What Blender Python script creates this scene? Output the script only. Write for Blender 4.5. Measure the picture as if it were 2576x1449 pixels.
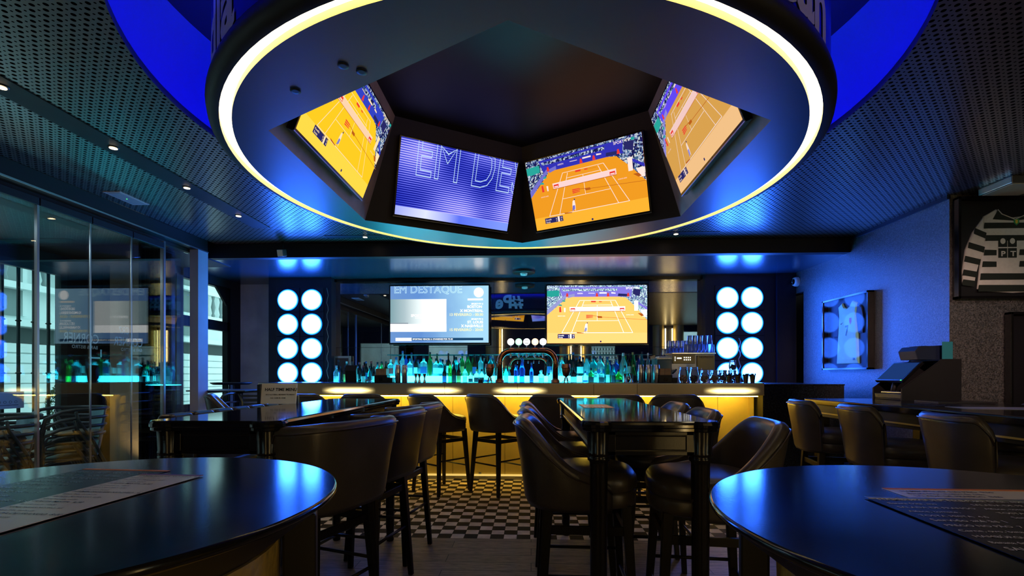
import bpy, math, random
from mathutils import Vector, Matrix
random.seed(7)
S = bpy.context.scene
for o in list(bpy.data.objects): bpy.data.objects.remove(o)
COL = S.collection
PI = math.pi
R = math.radians

# ---------------------------------------------------------------- camera, world, exposure
F, CX, HY, YAW, EYE = 1230.0, 1288.0, 943.0, math.atan(48 / 1230), 1.2
cam = bpy.data.cameras.new('camera'); camo = bpy.data.objects.new('camera', cam); COL.objects.link(camo)
camo.location = (0, 0, EYE); camo.rotation_euler = (PI / 2, 0, YAW)
cam.sensor_width = 36; cam.lens = F / 2576 * 36; cam.shift_y = (HY - 724.5) / 2576
cam.clip_start = .02; cam.clip_end = 200
S.camera = camo
S.view_settings.view_transform = 'Standard'; S.view_settings.look = 'None'
S.view_settings.exposure = 0.18; S.view_settings.gamma = 1
S.view_settings.use_curve_mapping = False
wd = bpy.data.worlds.new('sky'); S.world = wd; wd.use_nodes = True
wb = wd.node_tree.nodes['Background']; wb.inputs[0].default_value = (.85, .97, 1.0, 1); wb.inputs[1].default_value = 1.75

def lamp(name, kind, loc, col, e, size=.1, rot=(0, 0, 0), spot=None, blend=.5, sy=None):
    l = bpy.data.lights.new(name, kind); o = bpy.data.objects.new(name, l); COL.objects.link(o)
    l.color = col; l.energy = e; o.location = loc; o.rotation_euler = rot
    if kind == 'AREA':
        l.size = size
        if sy: l.shape = 'RECTANGLE'; l.size_y = sy
    else: l.shadow_soft_size = size
    if kind == 'SPOT': l.spot_size = R(spot); l.spot_blend = blend
    return o
# warm downlights of the ceiling slots (each has its lamp body built further down)
SPOTS = [(-2.927, 2.591), (-2.927, 3.317), (-2.927, 4.05), (-2.927, 4.785), (-1.915, 5.575), (1.635, 5.59)]
for i, (x, y) in enumerate(SPOTS):
    lamp('downlight', 'SPOT', (x, y, 2.79), (1, .72, .42), 14, .03, (0, 0, 0), 95, .6)
lamp('terrace_uplight', 'SPOT', (-4.85, 5.78, .06), (1, .62, .25), 11, .05, (R(180 - 12), 0, 0), 120, .8)
lamp('added_wall_fill', 'SPOT', (1.2, -.9, 2.7), (1, .60, .50), 600, .04, (R(78.0), 0, R(-24)), 22, 1.0)  # added unseen spot, stands in for pink screen glow on the right wall
lamp('jersey_washer', 'SPOT', (4.3, 2.6, 2.78), (.95, 1.0, .95), 9, .04, (R(65), 0, R(0)), 55, .9)
lamp('added_terrace_fill', 'AREA', (-4.75, 3.4, 2.55), (.75, .92, 1), 7, .5)  # added ambient fill without a fitting, brightens the terrace chairs
# blue cove light inside the ceiling recess (the LED strip below is the fitting)

def wpx(px, Y):
    """world X that a photograph column has at depth Y"""
    u = (px - CX) / F; c, s = math.cos(YAW), math.sin(YAW)
    return Y * (u * c - s) / (u * s + c)

# ---------------------------------------------------------------- materials
def nt(m): return m.node_tree.nodes, m.node_tree.links
def mat(name, col=(.5, .5, .5), rough=.5, metal=0, spec=.5, bump=None, noise=None, trans=0, alpha=1, ior=1.45, aniso=0, coat=0):
    m = bpy.data.materials.new(name); m.use_nodes = True
    n, l = nt(m); b = n['Principled BSDF']
    b.inputs['Base Color'].default_value = (*col, 1); b.inputs['Roughness'].default_value = rough
    b.inputs['Metallic'].default_value = metal; b.inputs['Specular IOR Level'].default_value = spec
    b.inputs['Transmission Weight'].default_value = trans; b.inputs['IOR'].default_value = ior
    b.inputs['Alpha'].default_value = alpha; b.inputs['Anisotropic'].default_value = aniso
    b.inputs['Coat Weight'].default_value = coat; b.inputs['Coat Roughness'].default_value = .08
    if noise:
        sc, amt, stretch = noise
        tc = n.new('ShaderNodeTexCoord'); mp = n.new('ShaderNodeMapping'); mp.inputs['Scale'].default_value = stretch
        t = n.new('ShaderNodeTexNoise'); t.inputs['Scale'].default_value = sc; t.inputs['Detail'].default_value = 6
        l.new(tc.outputs['Object'], mp.inputs[0]); l.new(mp.outputs[0], t.inputs[0])
        r = n.new('ShaderNodeValToRGB'); r.color_ramp.elements[0].position = .3; r.color_ramp.elements[1].position = .7
        r.color_ramp.elements[0].color = (*[c * (1 - amt) for c in col], 1); r.color_ramp.elements[1].color = (*[min(1, c * (1 + amt)) for c in col], 1)
        l.new(t.outputs[0], r.inputs[0]); l.new(r.outputs[0], b.inputs['Base Color'])
    if bump:
        sc, st, di = bump
        tc = n.new('ShaderNodeTexCoord'); t = n.new('ShaderNodeTexNoise'); t.inputs['Scale'].default_value = sc; t.inputs['Detail'].default_value = 3
        bp = n.new('ShaderNodeBump'); bp.inputs['Strength'].default_value = st; bp.inputs['Distance'].default_value = di
        l.new(tc.outputs['Object'], t.inputs[0]); l.new(t.outputs[0], bp.inputs['Height']); l.new(bp.outputs[0], b.inputs['Normal'])
    return m
def em(name, col, s=1.0):
    m = bpy.data.materials.new(name); m.use_nodes = True; n, l = nt(m)
    n.remove(n['Principled BSDF']); e = n.new('ShaderNodeEmission'); e.inputs[0].default_value = (*col, 1); e.inputs[1].default_value = s
    l.new(e.outputs[0], n['Material Output'].inputs[0]); return m
def srgb(r, g, b):
    f = lambda c: ((c / 255 + .055) / 1.055) ** 2.4 if c > 10 else c / 255 / 12.92
    return (f(r), f(g), f(b))

M = {}
M['black'] = mat('black_paint', (.006, .006, .008), .5)
M['blackgloss'] = mat('black_lacquer', (.005, .005, .006), .16, spec=.6, bump=(90, .05, .002))
M['lacquer'] = mat('black_lacquered_wood', (.006, .005, .005), .2, spec=.55, bump=(160, .10, .0015))
M['top'] = mat('polished_table_top', (.006, .006, .008), .13, spec=.8, bump=(300, .05, .0006))
M['hightop'] = mat('glossy_high_table_top', (.006, .006, .008), .07, spec=.8, bump=(220, .04, .0005))
M['legwood'] = mat('black_stained_wood', (.006, .005, .005), .42, spec=.3, bump=(60, .1, .002))
M['leather'] = mat('dark_brown_leather', (.054, .045, .039), .29, spec=.55, bump=(260, .22, .002), noise=(7, .18, (1, 1, 1)))
M['leather2'] = mat('near_black_leather', (.018, .015, .018), .30, spec=.55, bump=(260, .22, .002))
M['piping'] = mat('leather_piping', (.03, .02, .017), .3, spec=.5)
M['navy'] = mat('navy_panel', (.006, .012, .035), .45, noise=(3, .2, (1, 1, 1)))
M['soffit'] = mat('satin_dark_panel', (.010, .045, .085), .21, spec=.8, ior=2.7, bump=(70, .06, .002))
M['drum'] = mat('satin_drum_face', (.004, .050, .20), .33, spec=.5, ior=1.9, bump=(50, .06, .003))
M['hexdark'] = mat('dark_housing', (.012, .012, .016), .5, noise=(4, .2, (1, 1, 1)))
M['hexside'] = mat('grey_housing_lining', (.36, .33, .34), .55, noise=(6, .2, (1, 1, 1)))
M['band'] = mat('glossy_blue_black_band', (.006, .008, .03), .22, spec=.7)
M['letter'] = mat('matt_pale_lettering', (.42, .44, .46), .6)
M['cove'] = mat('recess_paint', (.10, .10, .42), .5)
M['gold'] = mat('brushed_brass', (.56, .43, .14), .42, metal=.25, bump=(40, .1, .002), noise=(3, .12, (1, 1, 1)))
M['goldleaf'] = mat('gold_plaster', (.50, .36, .10), .45, metal=.35, bump=(45, .5, .01), noise=(25, .25, (1, 1, 1)))
M['brass_side'] = mat('yellow_groove', (.90, .72, .26), .5)
M['copper'] = mat('polished_copper', (.50, .20, .10), .16, metal=1)
M['darkcopper'] = mat('aged_copper', (.50, .22, .12), .3, metal=1, bump=(90, .5, .004))
M['steel'] = mat('steel', (.62, .62, .64), .2, metal=1)
M['satin'] = mat('satin_steel', (.40, .42, .45), .3, metal=.9)
M['alu'] = mat('aluminium_edge', (.35, .37, .40), .3, metal=.8)
M['granite'] = mat('black_granite', (.010, .012, .016), .22, spec=.6, noise=(60, .8, (1, 1, 1)))
M['white'] = mat('white_paint', (.70, .70, .68), .5)
M['paleplaster'] = mat('pale_plaster', (.45, .46, .50), .7, noise=(2.5, .12, (1, 1, 1)), bump=(30, .15, .003))
M['greyplaster'] = mat('grey_plaster', (.72, .74, .76), .75, noise=(2.2, .22, (1, 1, 1)), bump=(35, .2, .003))
M['beigeplaster'] = mat('beige_plaster', (.30, .25, .20), .75, noise=(2.5, .25, (1, 1, 1)), bump=(35, .25, .003))
M['darkwall'] = mat('dark_wall', (.018, .018, .022), .6)
M['mirror'] = mat('smoked_mirror', (.48, .50, .52), .015, metal=1)
M['glass'] = mat('clear_glass', (.86, .96, .96), .0, trans=1, ior=1.5)
M['outglass'] = mat('window_glass', (.75, .95, .97), .0, trans=1, ior=1.45)
M['screenoff'] = mat('screen_glass', (.01, .012, .02), .08, spec=.7)
M['paper'] = mat('white_paper', (.80, .78, .74), .2, spec=.7)
M['ink'] = mat('black_ink', (.015, .015, .018), .4)
M['card'] = mat('black_card', (.012, .012, .016), .25, spec=.5)
M['orange'] = mat('orange_print', (.75, .22, .04), .35)
M['purple'] = mat('purple_print', (.16, .05, .25), .35)
M['wood'] = mat('light_wood', (.42, .26, .14), .5, noise=(12, .2, (1, 1, 12)))
M['greenplant'] = mat('leaf', (.05, .13, .04), .5)
M['fur'] = mat('grey_fur', (.20, .17, .15), .95, bump=(200, 1, .02), noise=(40, .5, (1, 1, 1)))
M['chairmetal'] = mat('dark_powdercoat', (.08, .095, .11), .33, metal=.5)
M['chairsheet'] = mat('blue_grey_sheet', (.20, .36, .44), .35, metal=.4)
M['seatply'] = mat('weathered_seat', (.17, .16, .13), .45)
M['facade'] = mat('street_facade', (.70, .79, .78), .8, noise=(3, .06, (1, 1, 1)))
M['facadegap'] = mat('facade_darker_grey', (.22, .28, .28), .9)  # darker grey green of the window panels and balusters
M['street'] = mat('street_paving', (.55, .56, .55), .8, noise=(6, .1, (1, 1, 1)))
M['iron'] = mat('iron_bar', (.02, .03, .035), .5)
M['jerseywhite'] = mat('white_knit', (.62, .63, .60), .8, noise=(30, .06, (1, 1, 1)), bump=(200, .3, .002))
M['jerseyblack'] = mat('black_knit', (.012, .02, .016), .75, bump=(200, .3, .002))
M['jerseymint'] = mat('mint_knit', (.42, .92, .72), .8, noise=(9, .08, (1, 1, 3)), bump=(200, .3, .002))
M['red'] = mat('red_print', (.55, .03, .03), .6)
M['green'] = mat('green_print', (.03, .28, .10), .6)
M['yellowp'] = mat('yellow_print', (.7, .55, .05), .6)
M['navybacking'] = mat('navy_backing', (.02, .035, .09), .6)
M['napkin'] = mat('black_napkin', (.015, .017, .028), .8)
M['cookie'] = mat('cookie', (.40, .17, .06), .8, bump=(60, .8, .01), noise=(20, .4, (1, 1, 1)))
M['choc'] = mat('dark_biscuit', (.10, .06, .04), .8, noise=(20, .6, (1, 1, 1)))
M['whitelamp'] = em('warm_lamp', (1.0, .72, .40), 14)
M['ring'] = em('ring_light', (1.0, .82, .52), 4.5)
M['covestrip'] = em('cove_led', (.015, .02, 1.0), 40)
M['yellowled'] = em('yellow_led', (1.0, .66, .075), 58)
M['backbar'] = em('cyan_lightbox', (.03, .70, .95), 13)
M['greenled'] = em('green_led', (.05, 1, .1), 4)
M['whiteled'] = em('white_led', (.9, .95, 1), 2)

def tile_mat():
    m = mat('checker_tile', (.5, .5, .5), .6, spec=.12); n, l = nt(m); b = n['Principled BSDF']
    tc = n.new('ShaderNodeTexCoord'); mp = n.new('ShaderNodeMapping')
    s = .0978; mp.inputs['Scale'].default_value = (1 / s, 1 / s, 1 / s); mp.inputs['Location'].default_value = (.105 / s, -3.573 / s, .5)
    ck = n.new('ShaderNodeTexChecker'); ck.inputs['Scale'].default_value = 1
    ck.inputs[1].default_value = (.74, .62, .54, 1); ck.inputs[2].default_value = (.012, .011, .011, 1)
    l.new(tc.outputs['Object'], mp.inputs[0]); l.new(mp.outputs[0], ck.inputs[0])
    br = n.new('ShaderNodeTexBrick'); br.offset = 0; br.inputs['Scale'].default_value = 1; br.inputs['Brick Width'].default_value = 1; br.inputs['Row Height'].default_value = 1
    br.inputs['Mortar Size'].default_value = .025; br.inputs[1].default_value = (1, 1, 1, 1); br.inputs[2].default_value = (1, 1, 1, 1); br.inputs[3].default_value = (.18, .15, .12, 1)
    l.new(mp.outputs[0], br.inputs[0])
    nz = n.new('ShaderNodeTexNoise'); nz.inputs['Scale'].default_value = 9; nz.inputs['Detail'].default_value = 8; l.new(tc.outputs['Object'], nz.inputs[0])
    rr = n.new('ShaderNodeValToRGB'); rr.color_ramp.elements[0].position = .3; rr.color_ramp.elements[0].color = (.62, .6, .6, 1); rr.color_ramp.elements[1].position = .65; rr.color_ramp.elements[1].color = (1, 1, 1, 1)
    l.new(nz.outputs[0], rr.inputs[0])
    a = n.new('ShaderNodeMix'); a.data_type = 'RGBA'; a.blend_type = 'MULTIPLY'; a.inputs[0].default_value = 1
    c = n.new('ShaderNodeMix'); c.data_type = 'RGBA'; c.blend_type = 'MULTIPLY'; c.inputs[0].default_value = 1
    l.new(ck.outputs[0], a.inputs[6]); l.new(br.outputs[0], a.inputs[7]); l.new(a.outputs[2], c.inputs[6]); l.new(rr.outputs[0], c.inputs[7])
    l.new(c.outputs[2], b.inputs['Base Color']); return m
def plank_mat():
    m = mat('grey_brown_planks', (.2, .15, .12), .5); n, l = nt(m); b = n['Principled BSDF']
    tc = n.new('ShaderNodeTexCoord')
    br = n.new('ShaderNodeTexBrick'); br.inputs['Scale'].default_value = 1; br.inputs['Brick Width'].default_value = 1.1; br.inputs['Row Height'].default_value = .13
    br.inputs['Mortar Size'].default_value = .0025; br.inputs[1].default_value = (.27, .21, .18, 1); br.inputs[2].default_value = (.20, .155, .13, 1); br.inputs[3].default_value = (.02, .015, .012, 1)
    l.new(tc.outputs['Object'], br.inputs[0])
    mp = n.new('ShaderNodeMapping'); mp.inputs['Scale'].default_value = (3, 26, 1)
    nz = n.new('ShaderNodeTexNoise'); nz.inputs['Scale'].default_value = 3; nz.inputs['Detail'].default_value = 10; nz.inputs['Roughness'].default_value = .7
    l.new(tc.outputs['Object'], mp.inputs[0]); l.new(mp.outputs[0], nz.inputs[0])
    rr = n.new('ShaderNodeValToRGB'); rr.color_ramp.elements[0].position = .35; rr.color_ramp.elements[0].color = (.35, .33, .3, 1); rr.color_ramp.elements[1].position = .65; rr.color_ramp.elements[1].color = (1.35, 1.3, 1.25, 1)
    l.new(nz.outputs[0], rr.inputs[0])
    a = n.new('ShaderNodeMix'); a.data_type = 'RGBA'; a.blend_type = 'MULTIPLY'; a.inputs[0].default_value = 1
    l.new(br.outputs[0], a.inputs[6]); l.new(rr.outputs[0], a.inputs[7]); l.new(a.outputs[2], b.inputs['Base Color'])
    bp = n.new('ShaderNodeBump'); bp.inputs['Strength'].default_value = .3; bp.inputs['Distance'].default_value = .004
    l.new(nz.outputs[0], bp.inputs['Height']); l.new(bp.outputs[0], b.inputs['Normal']); return m
def perf_mat():
    m = mat('perforated_ceiling', (.2, .2, .21), .30, ior=2.3); n, l = nt(m); b = n['Principled BSDF']
    tc = n.new('ShaderNodeTexCoord'); sp = n.new('ShaderNodeSeparateXYZ'); l.new(tc.outputs['Object'], sp.inputs[0])
    def mth(op, a, bb=None, c=None):
        x = n.new('ShaderNodeMath'); x.operation = op
        for i, v in enumerate((a, bb, c)):
            if v is None: continue
            if isinstance(v, (int, float)): x.inputs[i].default_value = v
            else: l.new(v, x.inputs[i])
        return x.outputs[0]
    p = .0315
    X = mth('DIVIDE', sp.outputs[0], p); Y = mth('DIVIDE', sp.outputs[1], p)
    fx = mth('SUBTRACT', mth('FRACT', X), .5); fy = mth('SUBTRACT', mth('FRACT', Y), .5)
    d = mth('SQRT', mth('ADD', mth('MULTIPLY', fx, fx), mth('MULTIPLY', fy, fy)))
    par = mth('MODULO', mth('ADD', mth('ADD', mth('FLOOR', X), mth('FLOOR', Y)), 1000), 2)
    rad = mth('ADD', .17, mth('MULTIPLY', par, .17))
    hole = mth('LESS_THAN', d, rad)
    mx = n.new('ShaderNodeMix'); mx.data_type = 'RGBA'; l.new(hole, mx.inputs[0]); mx.inputs[6].default_value = (.078, .064, .052, 1); mx.inputs[7].default_value = (.002, .002, .002, 1)
    l.new(mx.outputs[2], b.inputs['Base Color'])
    l.new(mth('MULTIPLY', mth('SUBTRACT', 1, hole), .8), b.inputs['Specular IOR Level']); return m
def wallcover_mat():
    m = mat('sparkling_wallcovering', (.10, .10, .12), .30, spec=.6, ior=1.8); n, l = nt(m); b = n['Principled BSDF']
    tc = n.new('ShaderNodeTexCoord'); t = n.new('ShaderNodeTexNoise'); t.inputs['Scale'].default_value = 95; t.inputs['Detail'].default_value = 4; t.inputs['Roughness'].default_value = .75
    l.new(tc.outputs['Object'], t.inputs[0])
    r = n.new('ShaderNodeValToRGB'); r.color_ramp.elements[0].position = .42; r.color_ramp.elements[0].color = (.014, .014, .017, 1)
    r.color_ramp.elements[1].position = .68; r.color_ramp.elements[1].color = (.17, .165, .17, 1)
    l.new(t.outputs[0], r.inputs[0]); l.new(r.outputs[0], b.inputs['Base Color'])
    bp = n.new('ShaderNodeBump'); bp.inputs['Strength'].default_value = .7; bp.inputs['Distance'].default_value = .004
    l.new(t.outputs[0], bp.inputs['Height']); l.new(bp.outputs[0], b.inputs['Normal']); return m
def disc_mat():
    m = bpy.data.materials.new('disc_lamp_lens'); m.use_nodes = True; n, l = nt(m); n.remove(n['Principled BSDF'])
    tc = n.new('ShaderNodeTexCoord'); ln = n.new('ShaderNodeVectorMath'); ln.operation = 'LENGTH'; l.new(tc.outputs['Object'], ln.inputs[0])
    r = n.new('ShaderNodeValToRGB'); e = r.color_ramp.elements
    e[0].position = .131; e[0].color = (.027, .145, 1.0, 1); e[1].position = .156; e[1].color = (.0, .010, .08, 1)
    x = e.new(.140); x.color = (.009, .055, .36, 1); x = e.new(.148); x.color = (.0005, .012, .09, 1)
    l.new(ln.outputs['Value'], r.inputs[0])
    a = n.new('ShaderNodeEmission'); a.inputs[1].default_value = 36.0; l.new(r.outputs[0], a.inputs[0])
    l.new(a.outputs[0], n['Material Output'].inputs[0]); return m
def crowd_mat(name, sc, cols):
    m = bpy.data.materials.new(name); m.use_nodes = True; n, l = nt(m); n.remove(n['Principled BSDF'])
    tc = n.new('ShaderNodeTexCoord'); t = n.new('ShaderNodeTexVoronoi'); t.inputs['Scale'].default_value = sc; l.new(tc.outputs['Object'], t.inputs[0])
    sp = n.new('ShaderNodeSeparateXYZ'); l.new(t.outputs['Color'], sp.inputs[0])
    r = n.new('ShaderNodeValToRGB'); r.color_ramp.interpolation = 'CONSTANT'
    e = r.color_ramp.elements; e[0].position = 0; e[0].color = (*cols[0], 1); e[1].position = 1 / len(cols); e[1].color = (*cols[1], 1)
    for i, c in enumerate(cols[2:]): x = e.new((i + 2) / len(cols)); x.color = (*c, 1)
    l.new(sp.outputs[0], r.inputs[0]); a = n.new('ShaderNodeEmission'); l.new(r.outputs[0], a.inputs[0]); l.new(a.outputs[0], n['Material Output'].inputs[0]); return m
def grad_mat(name, stops, axis=0, scale=1.0, off=0.0, strength=1.0, noise=0):
    """screen picture or diffuser whose emitted colour runs along one object axis"""
    m = bpy.data.materials.new(name); m.use_nodes = True; n, l = nt(m); n.remove(n['Principled BSDF'])
    tc = n.new('ShaderNodeTexCoord'); sp = n.new('ShaderNodeSeparateXYZ'); l.new(tc.outputs['Object'], sp.inputs[0])
    mm = n.new('ShaderNodeMath'); mm.operation = 'MULTIPLY_ADD'; mm.inputs[1].default_value = scale; mm.inputs[2].default_value = off; l.new(sp.outputs[axis], mm.inputs[0])
    src = mm.outputs[0]
    if noise:
        nz = n.new('ShaderNodeTexNoise'); nz.inputs['Scale'].default_value = 3; l.new(tc.outputs['Object'], nz.inputs[0])
        ma = n.new('ShaderNodeMath'); ma.operation = 'MULTIPLY_ADD'; ma.inputs[1].default_value = noise; l.new(nz.outputs[0], ma.inputs[0]); l.new(src, ma.inputs[2]); src = ma.outputs[0]
    r = n.new('ShaderNodeValToRGB'); e = r.color_ramp.elements
    e[0].position = stops[0][0]; e[0].color = (*stops[0][1], 1); e[1].position = stops[-1][0]; e[1].color = (*stops[-1][1], 1)
    for p, c in stops[1:-1]: x = e.new(p); x.color = (*c, 1)
    l.new(src, r.inputs[0]); a = n.new('ShaderNodeEmission'); a.inputs[1].default_value = strength
    l.new(r.outputs[0], a.inputs[0]); l.new(a.outputs[0], n['Material Output'].inputs[0]); return m
def pane_mat(name, tint, boost):
    m = bpy.data.materials.new(name); m.use_nodes = True; n, l = nt(m); n.remove(n['Principled BSDF'])
    fr = n.new('ShaderNodeFresnel'); ge = n.new('ShaderNodeNewGeometry')
    io = n.new('ShaderNodeMath'); io.operation = 'MULTIPLY_ADD'; io.inputs[1].default_value = 1 / 1.5 - 1.5; io.inputs[2].default_value = 1.5
    l.new(ge.outputs['Backfacing'], io.inputs[0]); l.new(io.outputs[0], fr.inputs[0])
    mu = n.new('ShaderNodeMath'); mu.operation = 'MULTIPLY'; mu.inputs[1].default_value = boost; mu.use_clamp = True; l.new(fr.outputs[0], mu.inputs[0])
    t = n.new('ShaderNodeBsdfTransparent'); t.inputs[0].default_value = (*tint, 1)
    g = n.new('ShaderNodeBsdfGlossy'); g.inputs['Roughness'].default_value = 0.01; g.inputs[0].default_value = (1, 1, 1, 1)
    mx = n.new('ShaderNodeMixShader'); l.new(mu.outputs[0], mx.inputs[0]); l.new(t.outputs[0], mx.inputs[1]); l.new(g.outputs[0], mx.inputs[2])
    l.new(mx.outputs[0], n['Material Output'].inputs[0]); return m
M['glass'] = pane_mat('partition_glass', (.93, .99, .99), 1.55); M['picglass'] = pane_mat('picture_glass', (1, 1, 1), .12); M['outglass'] = pane_mat('window_pane', (.80, .97, .97), .3)
M['tile'] = tile_mat(); M['plank'] = plank_mat(); M['perf'] = perf_mat(); M['wallcover'] = wallcover_mat(); M['disc'] = disc_mat()

# ---------------------------------------------------------------- mesh helpers
class MB:
    def __init__(s): s.v = []; s.f = []; s.mi = []; s.sm = []
    def add(s, vs, fs, mi=0, smooth=False):
        o = len(s.v); s.v += [tuple(v) for v in vs]
        for f in fs: s.f.append(tuple(i + o for i in f)); s.mi.append(mi); s.sm.append(smooth)
        return s
    def box(s, x0, x1, y0, y1, z0, z1, mi=0):
        v = [(x, y, z) for z in (z0, z1) for y in (y0, y1) for x in (x0, x1)]
        return s.add(v, [(0, 2, 3, 1), (4, 5, 7, 6), (0, 1, 5, 4), (2, 6, 7, 3), (0, 4, 6, 2), (1, 3, 7, 5)], mi)
    def obox(s, c, ax, ay, az, mi=0):
        c, ax, ay, az = map(Vector, (c, ax, ay, az))
        v = [c + ax * i + ay * j + az * k for k in (-1, 1) for j in (-1, 1) for i in (-1, 1)]
        return s.add(v, [(0, 2, 3, 1), (4, 5, 7, 6), (0, 1, 5, 4), (2, 6, 7, 3), (0, 4, 6, 2), (1, 3, 7, 5)], mi)
    def taper(s, p0, p1, w0, w1, mi=0, d0=None, d1=None):
        p0, p1 = Vector(p0), Vector(p1); d0 = d0 or w0; d1 = d1 or w1
        v = [p0 + Vector((i * w0, j * d0, 0)) for j in (-1, 1) for i in (-1, 1)] + [p1 + Vector((i * w1, j * d1, 0)) for j in (-1, 1) for i in (-1, 1)]
        return s.add(v, [(0, 2, 3, 1), (4, 5, 7, 6), (0, 1, 5, 4), (2, 6, 7, 3), (0, 4, 6, 2), (1, 3, 7, 5)], mi)
    def lathe(s, prof, c=(0, 0, 0), n=24, mi=0, smooth=True, cap=True, sx=1, sy=1, flute=None):
        vs = []
        for r, z in prof:
            for i in range(n):
                a = 2 * PI * i / n; rr = r
                if flute and i % 2: rr = r * flute
                vs.append((c[0] + rr * math.cos(a) * sx, c[1] + rr * math.sin(a) * sy, c[2] + z))
        fs = []
        for k in range(len(prof) - 1):
            for i in range(n):
                j = (i + 1) % n; fs.append((k * n + i, k * n + j, (k + 1) * n + j, (k + 1) * n + i))
        s.add(vs, fs, mi, smooth)
        if cap: s.add(vs[:n], [tuple(range(n - 1, -1, -1))], mi); s.add(vs[-n:], [tuple(range(n))], mi)
        return s
    def tube(s, pts, r, n=8, mi=0, closed=False):
        pts = [Vector(p) for p in pts]; vs = []; N = len(pts); up = None
        for i, p in enumerate(pts):
            a = pts[(i - 1) % N] if (closed or i > 0) else p; b = pts[(i + 1) % N] if (closed or i < N - 1) else p
            t = (b - a).normalized()
            if up is None: up = Vector((0, 0, 1)) if abs(t.z) < .9 else Vector((1, 0, 0))
            x = t.cross(up).normalized(); y = x.cross(t).normalized(); up = y
            rr = r[i] if isinstance(r, (list, tuple)) else r
            for k in range(n): an = 2 * PI * k / n; vs.append(p + x * rr * math.cos(an) + y * rr * math.sin(an))
        fs = []
        for i in range(N if closed else N - 1):
            for k in range(n): kk = (k + 1) % n; j = (i + 1) % N; fs.append((i * n + k, j * n + k, j * n + kk, i * n + kk))
        if not closed: fs.append(tuple(range(n))); fs.append(tuple((N - 1) * n + k for k in range(n - 1, -1, -1)))
        return s.add(vs, fs, mi, True)
    def prism(s, poly, z0, z1, mi=0):
        n = len(poly); v = [(x, y, z0) for x, y in poly] + [(x, y, z1) for x, y in poly]
        return s.add(v, [tuple(range(n - 1, -1, -1)), tuple(range(n, 2 * n))] + [(i, (i + 1) % n, n + (i + 1) % n, n + i) for i in range(n)], mi)
    def xform(s, m, start=0):
        s.v = s.v[:start] + [tuple(m @ Vector(v)) for v in s.v[start:]]; return s
    def build(s, name, mats, parent=None, loc=None, bevel=0, seg=2, subsurf=0):
        me = bpy.data.meshes.new(name); me.from_pydata(s.v, [], s.f)
        for m in (mats if isinstance(mats, (list, tuple)) else [mats]): me.materials.append(M[m] if isinstance(m, str) else m)
        me.polygons.foreach_set('material_index', s.mi); me.polygons.foreach_set('use_smooth', s.sm); me.update()
        o = bpy.data.objects.new(name, me); COL.objects.link(o)
        if loc: o.location = loc
        if parent: o.parent = parent
        if bevel:
            b = o.modifiers.new('bevel', 'BEVEL'); b.width = bevel; b.segments = seg; b.limit_method = 'ANGLE'; b.angle_limit = R(35); b.harden_normals = False
        if subsurf: q = o.modifiers.new('sub', 'SUBSURF'); q.levels = subsurf; q.render_levels = subsurf
        return o
def E(name, label, cat, loc=(0, 0, 0), rz=0, group=None):
    o = bpy.data.objects.new(name, None); COL.objects.link(o); o.location = loc; o.rotation_euler = (0, 0, rz); o.empty_display_size = .05
    return tag(o, label, cat, group)
def tag(o, label, cat, group=None):
    o['label'] = label; o['category'] = cat
    if group: o['group'] = group
    return o
def struct(o, label=None):
    o['kind'] = 'structure'
    if label: o['label'] = label
    return o
def kids(o): return KID.get(o.name, [])
KID = {}
def register():
    KID.clear()
    for o in bpy.data.objects:
        if o.parent: KID.setdefault(o.parent.name, []).append(o)
def dup(root, loc, rz, label, group=None):
    def rec(o, par):
        c = o.copy(); COL.objects.link(c)
        if par is not None: c.parent = par
        for k in KID.get(o.name, []): rec(k, c)
        return c
    r = rec(root, None); r.location = loc; r.rotation_euler = (0, 0, rz); r['label'] = label
    if group: r['group'] = group
    return r
_txt = {}
def text_geo(t, size=1.0, ext=0.0, off=0.0, outline=0.0, align='LEFT', space=1.0):
    key = (t, size, ext, off, outline, align, space)
    if key in _txt: return _txt[key]
    cu = bpy.data.curves.new('t', 'FONT'); cu.body = t; cu.size = size; cu.extrude = ext; cu.offset = off; cu.align_x = align; cu.space_character = space; cu.resolution_u = 3
    if outline: cu.fill_mode = 'NONE'; cu.bevel_depth = outline; cu.bevel_resolution = 0
    o = bpy.data.objects.new('t', cu); COL.objects.link(o)
    dg = bpy.context.evaluated_depsgraph_get(); dg.update()
    me = bpy.data.meshes.new_from_object(o.evaluated_get(dg))
    vs = [tuple(v.co) for v in me.vertices]; fs = [tuple(p.vertices) for p in me.polygons]
    bpy.data.objects.remove(o); bpy.data.curves.remove(cu); bpy.data.meshes.remove(me)
    _txt[key] = (vs, fs); return vs, fs
def frame_mat(o, x, y, z): # columns
    m = Matrix((Vector(x).to_4d(), Vector(y).to_4d(), Vector(z).to_4d(), Vector(o).to_4d())).transposed()
    m[3][0] = m[3][1] = m[3][2] = 0; m[3][3] = 1; return m
def rrect(w, d, r, n=6, cx=0, cy=0):
    p = []
    for (sx, sy, a0) in ((1, 1, 0), (-1, 1, 90), (-1, -1, 180), (1, -1, 270)):
        for i in range(n + 1):
            a = R(a0 + 90 * i / n); p.append((cx + sx * (w / 2 - r) + r * math.cos(a), cy + sy * (d / 2 - r) + r * math.sin(a)))
    return p

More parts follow.
